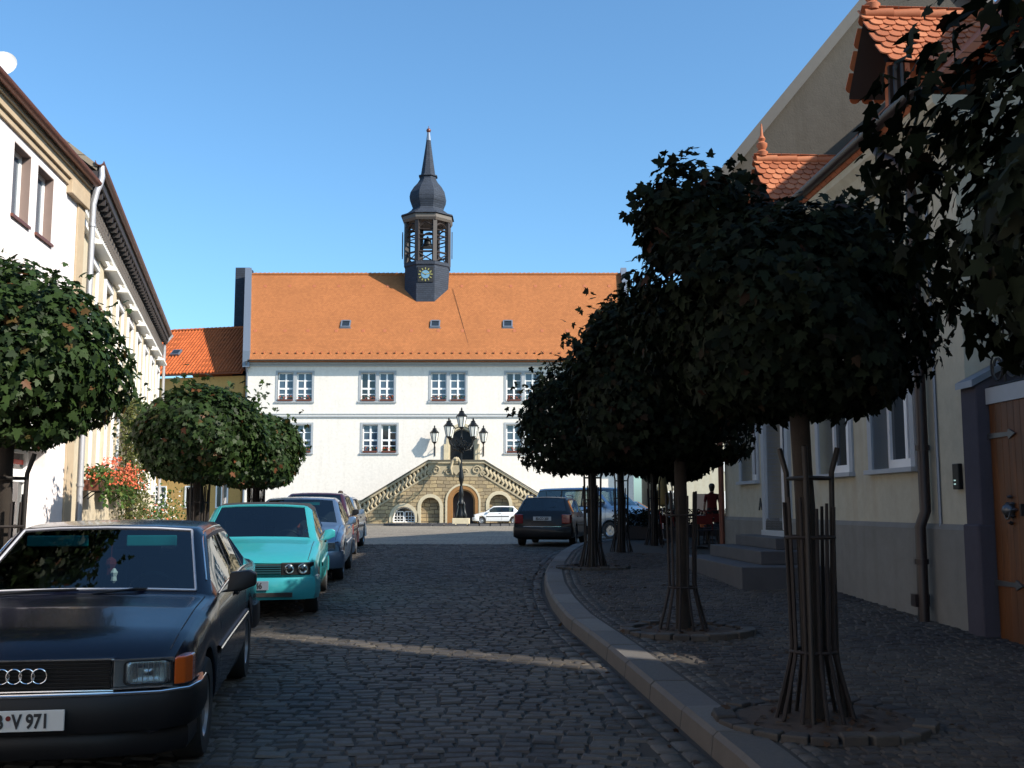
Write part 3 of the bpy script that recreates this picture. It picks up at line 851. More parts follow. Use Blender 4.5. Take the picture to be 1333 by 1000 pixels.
# bell tower
TX, TY = -7.36, 90.4
W8 = 2.02
def oct_prof(mb, prof, mi=0): mb.lathe([(r / math.cos(PI / 8), z + (.2 if z > 22.15 else .0) + (z - 22) * .012 * (z > 22)) for r, z in prof], 8, (TX, TY, 0), mi, off=.5)
mb = MB(); oct_prof(mb, [(1.87, 17.5), (1.87, 22.05), (1.95, 22.1), (1.95, 22.2), (1.6, 22.22)])
bt = mb.build('bell_tower', M['slate'], th, loc=NL)
mb = MB()
for j in range(8):
    a = PI / 8 + j * PI / 4; r = 1.92; x, y = TX + r * math.cos(a), TY + r * math.sin(a)
    mb.box(-.16, .16, -.17, .17, 22.2, 25.9, 0, Matrix.Translation((x, y, .2)) @ Matrix.Rotation(a, 4, 'Z'))
    a2 = a + PI / 4; x2, y2 = TX + r * math.cos(a2), TY + r * math.sin(a2)
    mb.tube([(x, y, 23.25), (x2, y2, 23.25)], .09, 4); mb.tube([(x, y, 22.3), (x2, y2, 22.3)], .07, 4)
    mb.tube([(x, y, 22.32), (x2, y2, 23.2)], .055, 4); mb.tube([(x2, y2, 22.32), (x, y, 23.2)], .055, 4)
    mb.tube([(x, y, 24.7), (x2, y2, 24.7)], .07, 4); mb.tube([(x, y, 24.35), (x2, y2, 24.35)], .05, 4)
    mb.tube([(x, y, 25.2), (x2, y2, 25.2)], .06, 4)
    # curved braces under the eaves
    pts = []
    for q in np.linspace(0, 1, 7):
        px = x + (x2 - x) * q; py = y + (y2 - y) * q; pts.append((px, py, 25.35 + .42 * math.sin(PI * q)))
    mb.tube(pts, .09, 4)
mb.build('belfry_frame', M['belfrywood'], bt)
mb = MB(); oct_prof(mb, [(1.75, 25.8), (2.0, 25.75), (2.12, 25.95), (2.12, 26.25), (1.9, 26.35)]); mb.build('belfry_cornice', M['beltrim'], bt)
mb = MB(); oct_prof(mb, [(2.25, 26.3), (2.2, 26.42), (1.75, 26.6), (1.40, 26.9), (1.28, 27.1), (1.38, 27.4), (1.52, 27.75), (1.56, 28.1), (1.48, 28.5), (1.2, 29.0), (.88, 29.4), (.72, 29.7), (.68, 29.95), (.80, 30.0), (.80, 30.1), (.62, 30.15)])
mb.build('onion_dome', M['slate'], bt)
mb = MB(); oct_prof(mb, [(.62, 30.15), (.44, 31.4), (.25, 32.8), (.19, 33.3)]); mb.build('spire', M['slate'], bt)
mb = MB(); oct_prof(mb, [(.2, 33.3), (.10, 34.1), (.05, 34.3)]); mb.build('spire_tip', M['lead'], bt)
mb = MB(); mb.lathe([(.02, -.22), (.15, -.15), (.22, 0), (.15, .15), (.02, .22)], 12, (TX, TY, 34.55)); mb.tube([(TX, TY, 34.7), (TX, TY, 34.95)], .03, 6); mb.build('finial_ball', M['copper'], bt, smooth=60)
mb = MB(); mb.lathe([(.55, 24.0), (.5, 24.1), (.36, 24.35), (.3, 24.7), (.12, 24.85), (.05, 25.0)], 16, (TX, TY, 0)); mb.build('bell', M['darkmetal'], bt, smooth=60)
yc = TY - 1.875
mb = MB(); mb.box(TX - .66, TX + .66, yc - .06, yc - .005, 20.55, 21.87); cf = mb.build('clock_face', M['ink'], bt, loc=(0, 0, 0))
mb = MB(); mb.add([(TX + .36 * math.cos(a), yc - .075, 21.2 + .36 * math.sin(a)) for a in np.linspace(0, 2 * PI, 24, endpoint=False)], [tuple(range(24))]); mb.build('dial', M['clock_blue'], bt)
mb = MB()
for k in range(12):
    a = k * PI / 6
    mb.box(-.045, .045, -.02, 0, .42, .60, 0, Matrix.Translation((TX, yc - .07, 21.2)) @ Matrix.Rotation(a, 4, 'Y'))
for a, l in ((R(-60), .3), (R(75), .5)): mb.box(-.03, .03, -.02, 0, -.08, l, 0, Matrix.Translation((TX, yc - .08, 21.2)) @ Matrix.Rotation(a, 4, 'Y'))
mb.build('clock_marks', M['gold'], bt)
mb = MB()
for (x, y) in ((-1, -1), (1, -1)): mb.tube([(TX + x * 2.15, TY - .3, 22.9), (TX + x * 2.15, TY - .3, 25.3)], .04, 5); mb.box(TX + x * 2.15 - .02, TX + x * 2.15 + .02, TY - .6, TY, 23.1, 25.1)
mb.build('shutter', M['belfrywood'], bt)

# wall lanterns beside the portal
def lantern_parts(parent, c, s, glassname='lantern'):
    x, y, z = c
    g = MB(); g.lathe([(.13 * s, 0), (.24 * s, .52 * s)], 6, c); lo = g.build(glassname, M['lampglass'], parent)
    f = MB()
    for j in range(6):
        a = j * PI / 3; f.tube([(x + .135 * s * math.cos(a), y + .135 * s * math.sin(a), z), (x + .245 * s * math.cos(a), y + .245 * s * math.sin(a), z + .52 * s)], .016 * s, 4)
    f.lathe([(.0, -.14 * s), (.05 * s, -.1 * s), (.14 * s, 0), (.14 * s, .02 * s), (.0, .03 * s)], 6, c)
    f.lathe([(.27 * s, .52 * s), (.28 * s, .55 * s), (.15 * s, .68 * s), (.11 * s, .76 * s), (.13 * s, .78 * s), (.03 * s, .84 * s), (.05 * s, .9 * s), (.0, 1.0 * s)], 6, c)
    f.build('lantern_frame', M['darkmetal'], lo)
    return lo
for X, side in ((-6.1, 'left'), (-2.25, 'right')):
    yw = YF - .62
    t = thing('wall_lantern', f'wrought iron wall lantern on the town hall to the {side} of the portal', 'lantern', (X, YF, 5.9))
    lantern_parts(t, (0, -.62, .72), 1.35)
    b = MB(); s = 1 if X > -4 else -1
    b.tube([(0, 0, -.1), (0, -.3, .12), (0, -.5, .3), (0, -.62, .6)], .045, 6); b.tube([(0, -.02, -.35), (0, -.02, .4)], .05, 6)
    b.tube([(0, -.05, .3), (0, -.25, .33), (0, -.33, .2), (0, -.2, .12)], .025, 5); b.lathe([(.03, 0), (.09, .06), (.03, .12)], 8, (0, -.62, .52))
    b.build('bracket', M['iron'], t)

# ------------------------------------------------------------------ outside staircase
SL = Vector((-4.1, 81, .15)); NS = tuple(-SL)
st = thing('outside_staircase', 'double flight sandstone staircase with carved parapet and arches below the town hall portal', 'staircase', SL)
YS = 81.0; CX = -4.25; ZT = 4.05   # landing
# silhouette of the front wall (without parapet)
sil = [(-11.45, .1), (-11.45, .75), (-6.4, 3.85), (-2.1, 3.85), (2.95, .75), (2.95, .1)]
def stair_top(x):
    return float(np.interp(x, [-11.45, -6.4, -2.1, 2.95], [.75, 3.85, 3.85, .75]))
mb = MB()
ARC = [(-10.6 + .45, .92, .35, .95, 'window'), (-6.2, .72, .1, 1.55, 'niche'), (CX + .53, .92, .1, 1.98, 'door'), (-.97, .75, .1, 1.75, 'niche')]
ARC[0] = (-8.2, .85, .38, .72, 'window')
# wall built as columns around arches
xs = [-11.45]
cols = []
N = 120
def solid_column(x0, x1, zbs):
    xm0, xm1 = x0, x1
    for (a, b) in zbs: pass
xx = np.linspace(-11.45, 2.95, N + 1)
edges = sorted(set([round(float(q), 3) for q in xx] + [round(c - w, 3) for c, w, *_ in ARC] + [round(c + w, 3) for c, w, *_ in ARC]))
for x0, x1 in zip(edges[:-1], edges[1:]):
    if x1 - x0 < 1e-4: continue
    z0a = z0b = .0; inside = None
    for (c, w, zb, zs, kd) in ARC:
        if c - w - 1e-4 <= x0 and x1 <= c + w + 1e-4:
            inside = (c, w, zb, zs)
    t0, t1 = stair_top(x0), stair_top(x1)
    if inside:
        c, w, zb, zs = inside
        f0 = zs + math.sqrt(max(0, w * w - (x0 - c) ** 2)); f1 = zs + math.sqrt(max(0, w * w - (x1 - c) ** 2))
        mb.prism([(x0, f0), (x1, f1), (x1, t1), (x0, t0)], YS, YS + .6, 'y')
        if zb > .15: mb.prism([(x0, .1), (x1, .1), (x1, zb), (x0, zb)], YS, YS + .6, 'y')
    else:
        mb.prism([(x0, .1), (x1, .1), (x1, t1), (x0, t0)], YS, YS + .6, 'y')
mb.build('front_wall', M['sandstone'], st, loc=NS)
mb = MB(); mb.prism([(p[0] + (.02 if p[0] < -4 else -.02), p[1] - .03 if p[1] > .2 else p[1]) for p in sil], YS + .9, YF - .2, 'y'); 
for k in range(20):
    q0, q1 = k / 20, (k + 1) / 20
    for s in (-1, 1):
        xa = CX + s * (7.1 - q0 * 4.9); xb = CX + s * (7.1 - q1 * 4.9)
        mb.box(min(xa, xb), max(xa, xb), YS + .62, YF - .17, .3, .4 + q1 * 3.4)
mb.build('stair_flight', M['sandstone_plain'], st, loc=NS)
for (c, w, zb, zs, kd) in ARC:
    m = MB(); arch_ring(m, c, w - .002, w + .26, zb, zs, YS - .05, YS + .3); ar = m.build('arch_surround', M['door_ochre'] if kd == 'door' else M['sandstone_plain'], st, loc=NS)
    b = MB()
    if kd == 'niche':
        b.prism(arch_pts(c, w + .05, zb, zs), YS + .45, YS + .58, 'y'); b.build('niche_back', M['sandstone'], ar)
    elif kd == 'door':
        b.prism(arch_pts(c, w + .05, zb, zs), YS + .8, YS + .88, 'y'); b.build('door', M['belfrywood'], ar)
        b = MB(); arch_ring(b, c, w - .12, w - .004, zb, zs, YS + .02, YS + .75); b.build('door_reveal', M['door_ochre'], ar)
        b = MB(); arch_ring(b, c, w + .27, w + .42, zb, zs, YS - .08, YS + .2); b.build('door_moulding', M['sandstone_plain'], ar)
    else:
        b.prism(arch_pts(c, w + .05, zb, zs), YS + .45, YS + .5, 'y'); b.build('pane', M['wglass'], ar)
        b = MB()
        for cc in (c - w * .5, c + w * .5):
            b.box(cc - w * .48, cc - w * .40, YS + .28, YS + .36, zb, zs + w * .55); b.box(cc + w * .40, cc + w * .48, YS + .28, YS + .36, zb, zs + w * .55)
            b.box(cc - w * .4, cc + w * .4, YS + .28, YS + .36, zb, zb + .08); b.box(cc - w * .4, cc + w * .4, YS + .28, YS + .36, zs + w * .52, zs + w * .6)
            for q in (-.13, .13): b.box(cc + q * w * 1 - .02, cc + q * w + .02, YS + .3, YS + .34, zb, zs + w * .5)
            for zz in (.3, .6): b.box(cc - w * .4, cc + w * .4, YS + .3, YS + .34, zb + (zs + w * .5 - zb) * zz - .02, zb + (zs + w * .5 - zb) * zz + .02)
        arch_ring(b, c, w - .1, w - .003, zb, zs, YS + .26, YS + .38)
        b.build('window_frame', M['white_frame'], ar)
# parapet: sloping rails with carved balusters
mb = MB()
for s in (-1, 1):
    xa, xb = CX + s * 7.2, CX + s * 2.15
    for (d0, d1, p) in ((1.0, 1.16, .12), (.0, .14, .06)):
        q = [(xa, .75 + d0), (xb, 3.85 + d0), (xb, 3.85 + d1), (xa, .75 + d1)]
        mb.prism(q, YS - p, YS + .32, 'y')
mb.box(CX - 2.15, CX + 2.15, YS - .12, YS + .32, 4.85, 5.02)
mb.box(CX - 7.65, CX - 7.2, YS - .1, YS + .4, .1, 1.95); mb.box(CX + 7.2, CX + 7.65, YS - .1, YS + .4, .1, 1.95)
mb.box(CX - 7.7, CX - 7.15, YS - .15, YS + .45, 1.951, 2.06); mb.box(CX + 7.15, CX + 7.7, YS - .15, YS + .45, 1.951, 2.06)
mb.build('coping', M['relief'], st, loc=NS, fixn=True)
mb = MB()
for s in (-1, 1):
    xa, xb = CX + s * 7.25, CX + s * 2.15
    mb.prism([(xa, 1.92), (xb, 5.02), (xb, 5.12), (xa, 2.02)], YS - .16, YS + .36, 'y')
mb.box(CX - 2.15, CX + 2.15, YS - .16, YS + .36, 5.022, 5.12)
mb.build('handrail', M['mossy'], st, loc=NS)
for s in (-1, 1):
    for k in range(17):
        mb = MB()
        x = CX + s * (6.98 - k * .288); z = stair_top(x)
        mb.tube([(x - .1 * s, YS + .1, z + .12), (x + .09 * s, YS + .05, z + .4), (x - .10 * s, YS + .05, z + .72), (x + .06 * s, YS + .1, z + 1.02)], [.12, .16, .15, .10], 6)
        mb.lathe([(.02, -.1), (.11, 0), (.02, .1)], 6, (x + .14 * s, YS + .03, z + .55))
        mb.build('baluster', M['relief'], st, loc=NS, smooth=60)
mb = MB()
for s in (-1, 1):
    xa, xb = CX + s * 7.2, CX + s * 2.15
    mb.prism([(xa, .75), (xb, 3.85), (xb, 4.85), (xa, 1.75)], YS + .2, YS + .31, 'y')
mb.build('parapet_panel', M['sandstone'], st, loc=NS, fixn=True)
mb = MB()
mb.box(CX - 2.15, CX + 2.15, YS + .02, YS + .3, 3.86, 4.849)
for s in (-1, 1):   # scrolls and round bosses in relief
    for (cx, cz, r0) in ((CX + s * 1.55, 4.35, .36), (CX + s * .62, 4.2, .28), (CX + s * 2.0, 4.05, .2)):
        pts = [(cx + s * r0 * (1 - .75 * q) * math.cos(q * 9), YS - .03, cz + r0 * (1 - .75 * q) * math.sin(q * 9)) for q in np.linspace(0, 1, 18)]
        mb.tube(pts, .06, 5)
    mb.tube([(CX + s * .3, YS - .05, 4.0), (CX + s * .42, YS - .1, 4.5), (CX + s * .25, YS - .1, 5.05), (CX + s * .1, YS - .05, 5.3)], [.1, .14, .1, .06], 6)
mb.prism([(CX - .28, 4.7), (CX - .28, 4.25), (CX, 3.95), (CX + .28, 4.25), (CX + .28, 4.7)], YS - .14, YS + .02, 'y')
mb.lathe([(.02, -.2), (.2, -.1), (.22, .1), (.02, .25)], 8, (CX, YS - .05, 5.1))
mb.build('relief_panel', M['relief'], st, loc=NS, smooth=40)

# ------------------------------------------------------------------ candelabra street lamp
LP = Vector((-3.72, 78, gz(78)))
lp = thing('candelabra_lamp', 'black cast iron candelabra street lamp with five lanterns in front of the staircase', 'street lamp', LP)
mb = MB(); mb.box(-.62, .62, -.62, .62, 0, .55); mb.build('stone_base', M['sandstone_plain'], lp, bevel=.03)
mb = MB(); mb.lathe([(.36, .55), (.38, .7), (.28, .8), (.25, 1.5), (.3, 1.6), (.2, 1.75), (.15, 2.1), (.2, 2.25), (.17, 2.5), (.09, 2.9)], 10)
for j in range(4):
    a = PI / 4 + j * PI / 2; ca, sa = math.cos(a), math.sin(a)
    mb.tube([(.44 * ca, .44 * sa, .55), (.5 * ca, .5 * sa, .75), (.4 * ca, .4 * sa, 1.0), (.3 * ca, .3 * sa, 1.4), (.36 * ca, .36 * sa, 1.55), (.22 * ca, .22 * sa, 1.8)], [.07, .09, .07, .08, .06, .03], 6)
for q in range(26):
    aa = q * 2.4; rq = .1 + .012 * q; mb.lathe([(.01, -.09), (.08, 0), (.01, .1)], 6, (rq * math.cos(aa), rq * math.sin(aa), 5.35 + .035 * q))
mb.lathe([(.08, 2.9), (.11, 3.1), (.18, 3.3), (.20, 3.55), (.11, 4.1), (.055, 4.7), (.05, 6.3), (.1, 6.4), (.05, 6.5), (.045, 6.9), (.09, 7.0), (.04, 7.1)], 10)
mb.build('column', M['darkmetal'], lp, smooth=50)
for j in range(4):
    a = PI / 4 + j * PI / 2; ca, sa = math.cos(a), math.sin(a)
    m = MB(); m.tube([(.03 * ca, .03 * sa, 5.75), (.4 * ca, .4 * sa, 5.5), (.85 * ca, .85 * sa, 5.6), (1.15 * ca, 1.15 * sa, 5.95), (1.25 * ca, 1.25 * sa, 6.35)], .045, 6)
    for q in range(2):
        c = (.55 + .3 * q, 5.75 + .1 * q); m.tube([((c[0] + .16 * (1 - u * .7) * math.cos(u * 8)) * ca, (c[0] + .16 * (1 - u * .7) * math.cos(u * 8)) * sa, c[1] + .16 * (1 - u * .7) * math.sin(u * 8)) for u in np.linspace(0, 1, 12)], .03, 5)
    for q in range(5):
        m.lathe([(.01, -.06), (.075, 0), (.01, .08)], 6, (ca * (.2 + .2 * q), sa * (.2 + .2 * q), 5.45 + random.uniform(-.05, .35)))
    m.build('arm', M['darkmetal'], lp, smooth=50)
    lantern_parts(lp, (1.25 * ca, 1.25 * sa, 6.45), 1.42)
lantern_parts(lp, (0, 0, 7.2), 1.5)

# island with low stone rim round the lamp
mb = MB(); n = 40
for k in range(n):
    a0, a1 = 2 * PI * k / n + .01, 2 * PI * (k + 1) / n - .01
    cx, cy, rx, ry = -4.0, 78.2, 5.4, 2.2
    for (r0, r1) in ((1.0, .94),):
        q = [(cx + rx * r0 * math.cos(a0), cy + ry * r0 * math.sin(a0)), (cx + rx * r0 * math.cos(a1), cy + ry * r0 * math.sin(a1)), (cx + rx * r1 * math.cos(a1), cy + ry * r1 * math.sin(a1)), (cx + rx * r1 * math.cos(a0), cy + ry * r1 * math.sin(a0))]
        mb.prism(q, .1, .36)
setp(mb.build('island_kerb', M['step_stone']), kind='structure')
mb = MB(); mb.add([(-4 + 5.05 * math.cos(a), 78.2 + 2.06 * math.sin(a), .27) for a in np.linspace(0, 2 * PI, 32, endpoint=False)], [tuple(range(32))])
setp(mb.build('island_paving', M['cobble']), kind='structure')
mb = MB()
for k in range(30):
    mb.box(-14 + k * 1.0, -13.01 + k * 1.0, 80.2, 80.6, .0, .30)
setp(mb.build('square_kerb', M['granite']), kind='structure')

# ------------------------------------------------------------------ orange roofed neighbour on the left of the hall
NB = Vector((-30.9, 87.9, -.35)); na = math.atan2(-2.4, 9.3)
nb = thing('ochre_house', 'ochre house with wavy orange pantile roof adjoining the left side of the town hall', 'house', NB, na)
mb = MB(); mb.box(0, 9.4, 0, 9, 0, 12.5); mb.build('wall', M['ochre_plaster'], nb)
mb = MB(); mb.prism([(-.5, 12.75), (4.6, 17.3), (9.6, 12.7), (9.6, 12.5), (4.6, 17.1), (-.5, 12.6)], -.3, 9.5, 'x')
rf = mb.build('roof', M['pan_roof'], nb)
mb = MB()
for j in range(32):   # wavy tile columns
    x = -.25 + j * .31
    mb.tube([(x, -.5, 12.79), (x, 4.55, 17.3)], .075, 6)
mb.build('tile_roll', M['pan_roof'], rf, smooth=60)
mb = MB()
for k in range(24): mb.tube([(-.3 + k * .4, 4.6, 17.32), (.12 + k * .4, 4.6, 17.35)], [.13, .15], 7)
mb.build('ridge_tile', M['pan_roof'], rf)
mb = MB(); S = Matrix.Translation((2.05, 1.75, 14.85)) @ Matrix.Rotation(R(42), 4, 'X')
mb.box(-.4, .4, -.35, .35, 0, .16, 0, S); rw = mb.build('roof_window', M['lead'], rf)
mb = MB(); mb.box(-.32, .32, -.27, .27, .161, .17, 0, S); mb.build('pane', M['wglass'], rw)
for x in (1.6, 4.4, 7.2):
    for z in (8.6, 5, 1.8):
        m = MB(); m.box(x, x + .12, -.05, .02, z, z + 1.8); m.box(x + 1.0, x + 1.12, -.05, .02, z, z + 1.8); m.box(x + .12, x + 1.0, -.05, .02, z + 1.7, z + 1.8); m.box(x + .12, x + 1.0, -.05, .02, z, z + .1); m.box(x + .5, x + .6, -.05, .02, z + .1, z + 1.7)
        w = m.build('window', M['trim_white'], nb); g = MB(); g.box(x + .12, x + 1.0, -.02, -.005, z + .1, z + 1.7); g.build('pane', M['wglass'], w)
mb = MB(); mb.prism([(-.6 + .1 * math.cos(a), 12.72 - .1 * math.sin(a)) for a in np.linspace(0, PI, 7)], -.3, 9.4, 'x'); mb.build('gutter', M['copper'], nb)

# ------------------------------------------------------------------ buildings across the square on the right
def simple_house(name, label, loc, rz, W, Dp, H, RH, wm, rm, nw, storeys, wz0=1.0, door=None):
    t = thing(name, label, 'house', loc, rz)
    mb = MB(); mb.box(0, W, 0, Dp, -.2, H); mb.add([(0, 0, H), (0, Dp, H), (0, Dp / 2, H + RH)], [(0, 1, 2)]); mb.add([(W, 0, H), (W, Dp, H), (W, Dp / 2, H + RH)], [(0, 2, 1)])
    mb.build('wall', M[wm], t)
    mb = MB(); mb.prism([(-.4, H - .1), (Dp / 2, H + RH + .25), (Dp + .4, H - .1), (Dp + .4, H - .3), (Dp / 2, H + RH + .02), (-.4, H - .3)], -.2, W + .2, 'x'); mb.build('roof', M[rm], t)
    for s in range(storeys):
        for k in range(nw):
            x = W * (k + .5) / nw - .5; z = wz0 + s * 3.1
            if door is not None and s == 0 and k == door:
                m = MB(); m.box(x - .1, x + 1.1, -.06, -.002, 0, 2.4); m.build('door', M['belfrywood'], t); continue
            m = MB(); m.box(x, x + .1, -.06, -.002, z, z + 1.6); m.box(x + .95, x + 1.05, -.06, -.002, z, z + 1.6); m.box(x + .1, x + .95, -.06, -.002, z + 1.5, z + 1.6); m.box(x + .1, x + .95, -.06, -.002, z, z + .1); m.box(x + .47, x + .57, -.06, -.002, z + .1, z + 1.5)
            w = m.build('window', M['trim_white'], t); g = MB(); g.box(x + .1, x + .95, -.03, -.004, z + .1, z + 1.5); g.build('pane', M['wglass'], w)
    return t
simple_house('cream_house', 'cream rendered house seen below the tree crowns to the right of the town hall', (11.2, 82, .15), 0, 9, 10, 7.5, 5, 'cream_plaster', 'hall_roof', 4, 2, door=1)
simple_house('white_house', 'white rendered house at the far right corner of the square beneath the tree crowns', (20.6, 81.5, .15), -.05, 14, 9, 8, 5, 'white_plaster', 'dark_roof', 6, 2, door=3)
# ------------------------------------------------------------------ right corner house
RA = math.atan2(.6, 11.1)      # wall runs away from us, turned slightly left
RL = Vector((4.95, 10.6, 0))
rh = thing('dormer_house', 'cream house with grey plinth, front steps and two orange tiled dormers on the right side', 'house', RL, RA)
LN = 11.15; Y0 = .80
WR = [(2.2, 3.4, 2.03, 3.75), (4.2, 5.45, 2.03, 3.75), (8.78, 9.85, 2.03, 3.75)]
DR = (7.0, 8.2, 1.15, 3.55)
mb = MB(); wall_openings(mb, 0, .45, Y0, LN, 1.36, 6.0, [(a, b, c, d) for a, b, c, d in WR] + [(DR[0], DR[1], 1.36, DR[3])])
mb.box(.451, 9, Y0, LN, 0, 5.99); mb.prism([(.2, 6.0), (4.6, 10.5), (9, 6.0)], Y0, LN, 'y')
mb.build('wall', M['cream_plaster'], rh, fixn=True)
mb = MB(); wall_openings(mb, -.05, .45, Y0 - .01, LN + .01, -.1, 1.30, [(DR[0], DR[1], 1.15, 1.30)]); mb.prism([(-.05, 1.301), (.2, 1.301), (.2, 1.36), (-.02, 1.36)], Y0 - .01, DR[0], 'y'); mb.prism([(-.05, 1.301), (.2, 1.301), (.2, 1.36), (-.02, 1.36)], DR[1], LN + .01, 'y')
mb.build('plinth', M['plinth_plaster'], rh, fixn=True)
mb = MB(); mb.box(-.05, .2, Y0, LN, 5.62, 5.70); mb.box(-.11, .2, Y0, LN, 5.701, 5.80); mb.prism([(-.11, 5.801), (.2, 5.801), (.2, 6.09), (-.27, 6.09), (-.26, 6.0), (-.17, 5.9)], Y0 - .1, LN + .1, 'y')
mb.build('cornice', M['cream_plaster'], rh)
mb = MB(); mb.prism([(-.33, 6.16), (4.6, 11.0), (9.6, 6.1), (9.6, 5.95), (4.6, 10.84), (-.27, 6.10)], Y0 - .15, LN + .15, 'y')
rroof = mb.build('roof', M['dark_roof'], rh)
mb = MB(); pr = [(-.36 + .085 * math.cos(a), 6.22 - .085 * math.sin(a)) for a in np.linspace(0, PI, 9)]
ring = pr + [(x + (.01 if x < -.36 else -.01), z + .012) for x, z in pr[::-1]]
mb.prism(ring, Y0 - .1, LN + .1, 'y'); mb.build('gutter', M['brownpipe'], rh, smooth=40)
for (a, b, c, d) in WR:
    w = MB()
    w.box(-.03, .33, a - .12, a, c, d + .0); w.box(-.03, .33, b, b + .12, c, d); w.box(-.03, .33, a - .12, b + .12, d, d + .12); w.box(-.09, .33, a - .14, b + .14, c - .06, c - .001)
    wo = w.build('window', M['trim_grey'], rh, bevel=.004)
    f = MB(); x0, x1 = .20, .27
    f.box(x0, x1, a, a + .07, c, d); f.box(x0, x1, b - .07, b, c, d); f.box(x0, x1, a + .07, b - .07, c, c + .13); f.box(x0, x1, a + .07, b - .07, d - .08, d); f.box(x0 - .01, x1, (a + b) / 2 - .04, (a + b) / 2 + .04, c + .13, d - .08)
    f.build('sash', M['white_frame'], wo)
    g = MB(); g.box(.235, .245, a + .07, b - .07, c + .13, d - .08); g.build('pane', M['wglass'], wo)
# door with grey surround
a, b, c, d = DR
w = MB(); w.box(-.06, .4, a - .16, a, c, d); w.box(-.06, .4, b, b + .16, c, d); w.box(-.06, .4, a - .16, b + .16, d, d + .2); w.box(-.08, .4, a - .18, b + .18, c - .1, c - .001)
dw = w.build('door', M['trim_grey'], rh, bevel=.005)
w = MB(); w.box(.25, .31, a, b, c, d); w.build('door_leaf', M['white_frame'], dw)
w = MB(); w.box(.235, .249, a + .18, (a + b) / 2 - .05, c + 1.0, d - .15); w.box(.235, .249, (a + b) / 2 + .05, b - .18, c + 1.0, d - .15); w.build('door_glass', M['wglass_blue'], dw)
w = MB()
for (p, q) in (((a + .2, c + 1.0), (b - .2, d - .2)), ((a + .2, d - .2), (b - .2, c + 1.0))): w.tube([(.225, p[0], p[1]), (.225, q[0], q[1])], .02, 5)
w.build('door_grille', M['white_frame'], dw)
mb = MB()
mb.tube([(-.36, 2.1, 6.16), (-.37, 2.06, 5.95), (-.34, 1.95, 5.80), (-.24, 1.80, 5.68), (-.13, 1.71, 5.5), (-.10, 1.70, 5.25), (-.10, 1.70, 3.5), (-.10, 1.70, 1.5), (-.17, 1.70, 1.32), (-.17, 1.70, .14)], .065, 12)
for z in (4.9, 3.4, 2.2, .9): mb.tube([(-.10 if z > 1.4 else -.17, 1.70, z), (-.10 if z > 1.4 else -.17, 1.70, z + .06)], .08, 12)
mb.box(-.27, -.1, 1.68, 1.80, .42, .56)
mb.build('downpipe', M['brownpipe'], rh, smooth=50)
mb = MB(); mb.tube([(-.36, LN - .1, 6.16), (-.1, LN - .05, 5.9), (-.09, LN - .05, .3)], .055, 10); mb.build('downpipe', M['copper'], rh, smooth=50)
mb = MB(); mb.tube([(-.02, 1.5, .2), (-.02, 1.5, 6.0)], .018, 6); mb.build('lightning_wire', M['lead'], rh)
# intercom
mb = MB(); mb.box(-.055, -.002, .95, 1.09, 1.74, 2.02); ic = mb.build('intercom', M['blackplastic'], rh, bevel=.008)
mb = MB(); mb.box(-.06, -.056, 1.0, 1.05, 1.83, 1.845); mb.box(-.06, -.056, 1.0, 1.05, 1.79, 1.805); mb.build('button', M['chrome'], ic)
text_obj('wall_letter', 'A', .32, M['ink'], rh, (-.012, 8.62, 1.49), (PI / 2, 0, -PI / 2), .008)
# steps
def step(s0, s1, out, z0, z1):
    m = MB(); m.box(-out, -.055, s0, s1, z0, z1); return m.build('step', M['step_stone'], rh, bevel=.012)
step(5.05, 9.2, 1.35, .2, .68); step(5.7, 8.9, .88, .681, .88); step(6.3, 8.7, .46, .881, 1.06)
# dormers
def beaver_roof(parent, yr, zr, half, drop, x0, x1):
    """two tiled slopes falling from ridge (x0..x1, yr, zr) to yr +- half"""
    for s in (-1, 1):
        m = MB(); L = math.hypot(half, drop); rows = int(L / .135)
        for r in range(rows + 1):
            q0 = r / (rows + .0) 
            for c in range(int((x1 - x0) / .17) + 1):
                x = x0 + c * .17 + (.085 if r % 2 else 0)
                w = .08; ln = .26
                # tile: rounded lower end, lifted slightly
                pts = [(-w, -.02), (w, -.02), (w, ln - .06), (w * .7, ln - .02), (w * .25, ln), (-w * .25, ln), (-w * .7, ln - .02), (-w, ln - .06)]
                base = q0 * L
                lift = random.uniform(0, .006)
                v = []
                for (px, pl) in pts:
                    l = base + pl - .12; h = .012 + .035 * (pl / ln) + lift
                    yy = yr + s * (l * half / L + h * drop / L); zz = zr - l * drop / L + h * half / L
                    v.append((x + px, yy, zz))
                v2 = [(a_, b_ - s * .018 * drop / L, c_ - .018 * half / L) for a_, b_, c_ in v]
                n = len(v)
                m.add(v + v2, [tuple(range(n)), tuple(range(n, 2 * n))[::-1]] + [(i, (i + 1) % n, n + (i + 1) % n, n + i) for i in range(n)])
        m.build('roof_slope', M['dormer_tile'], parent, fixn=True)
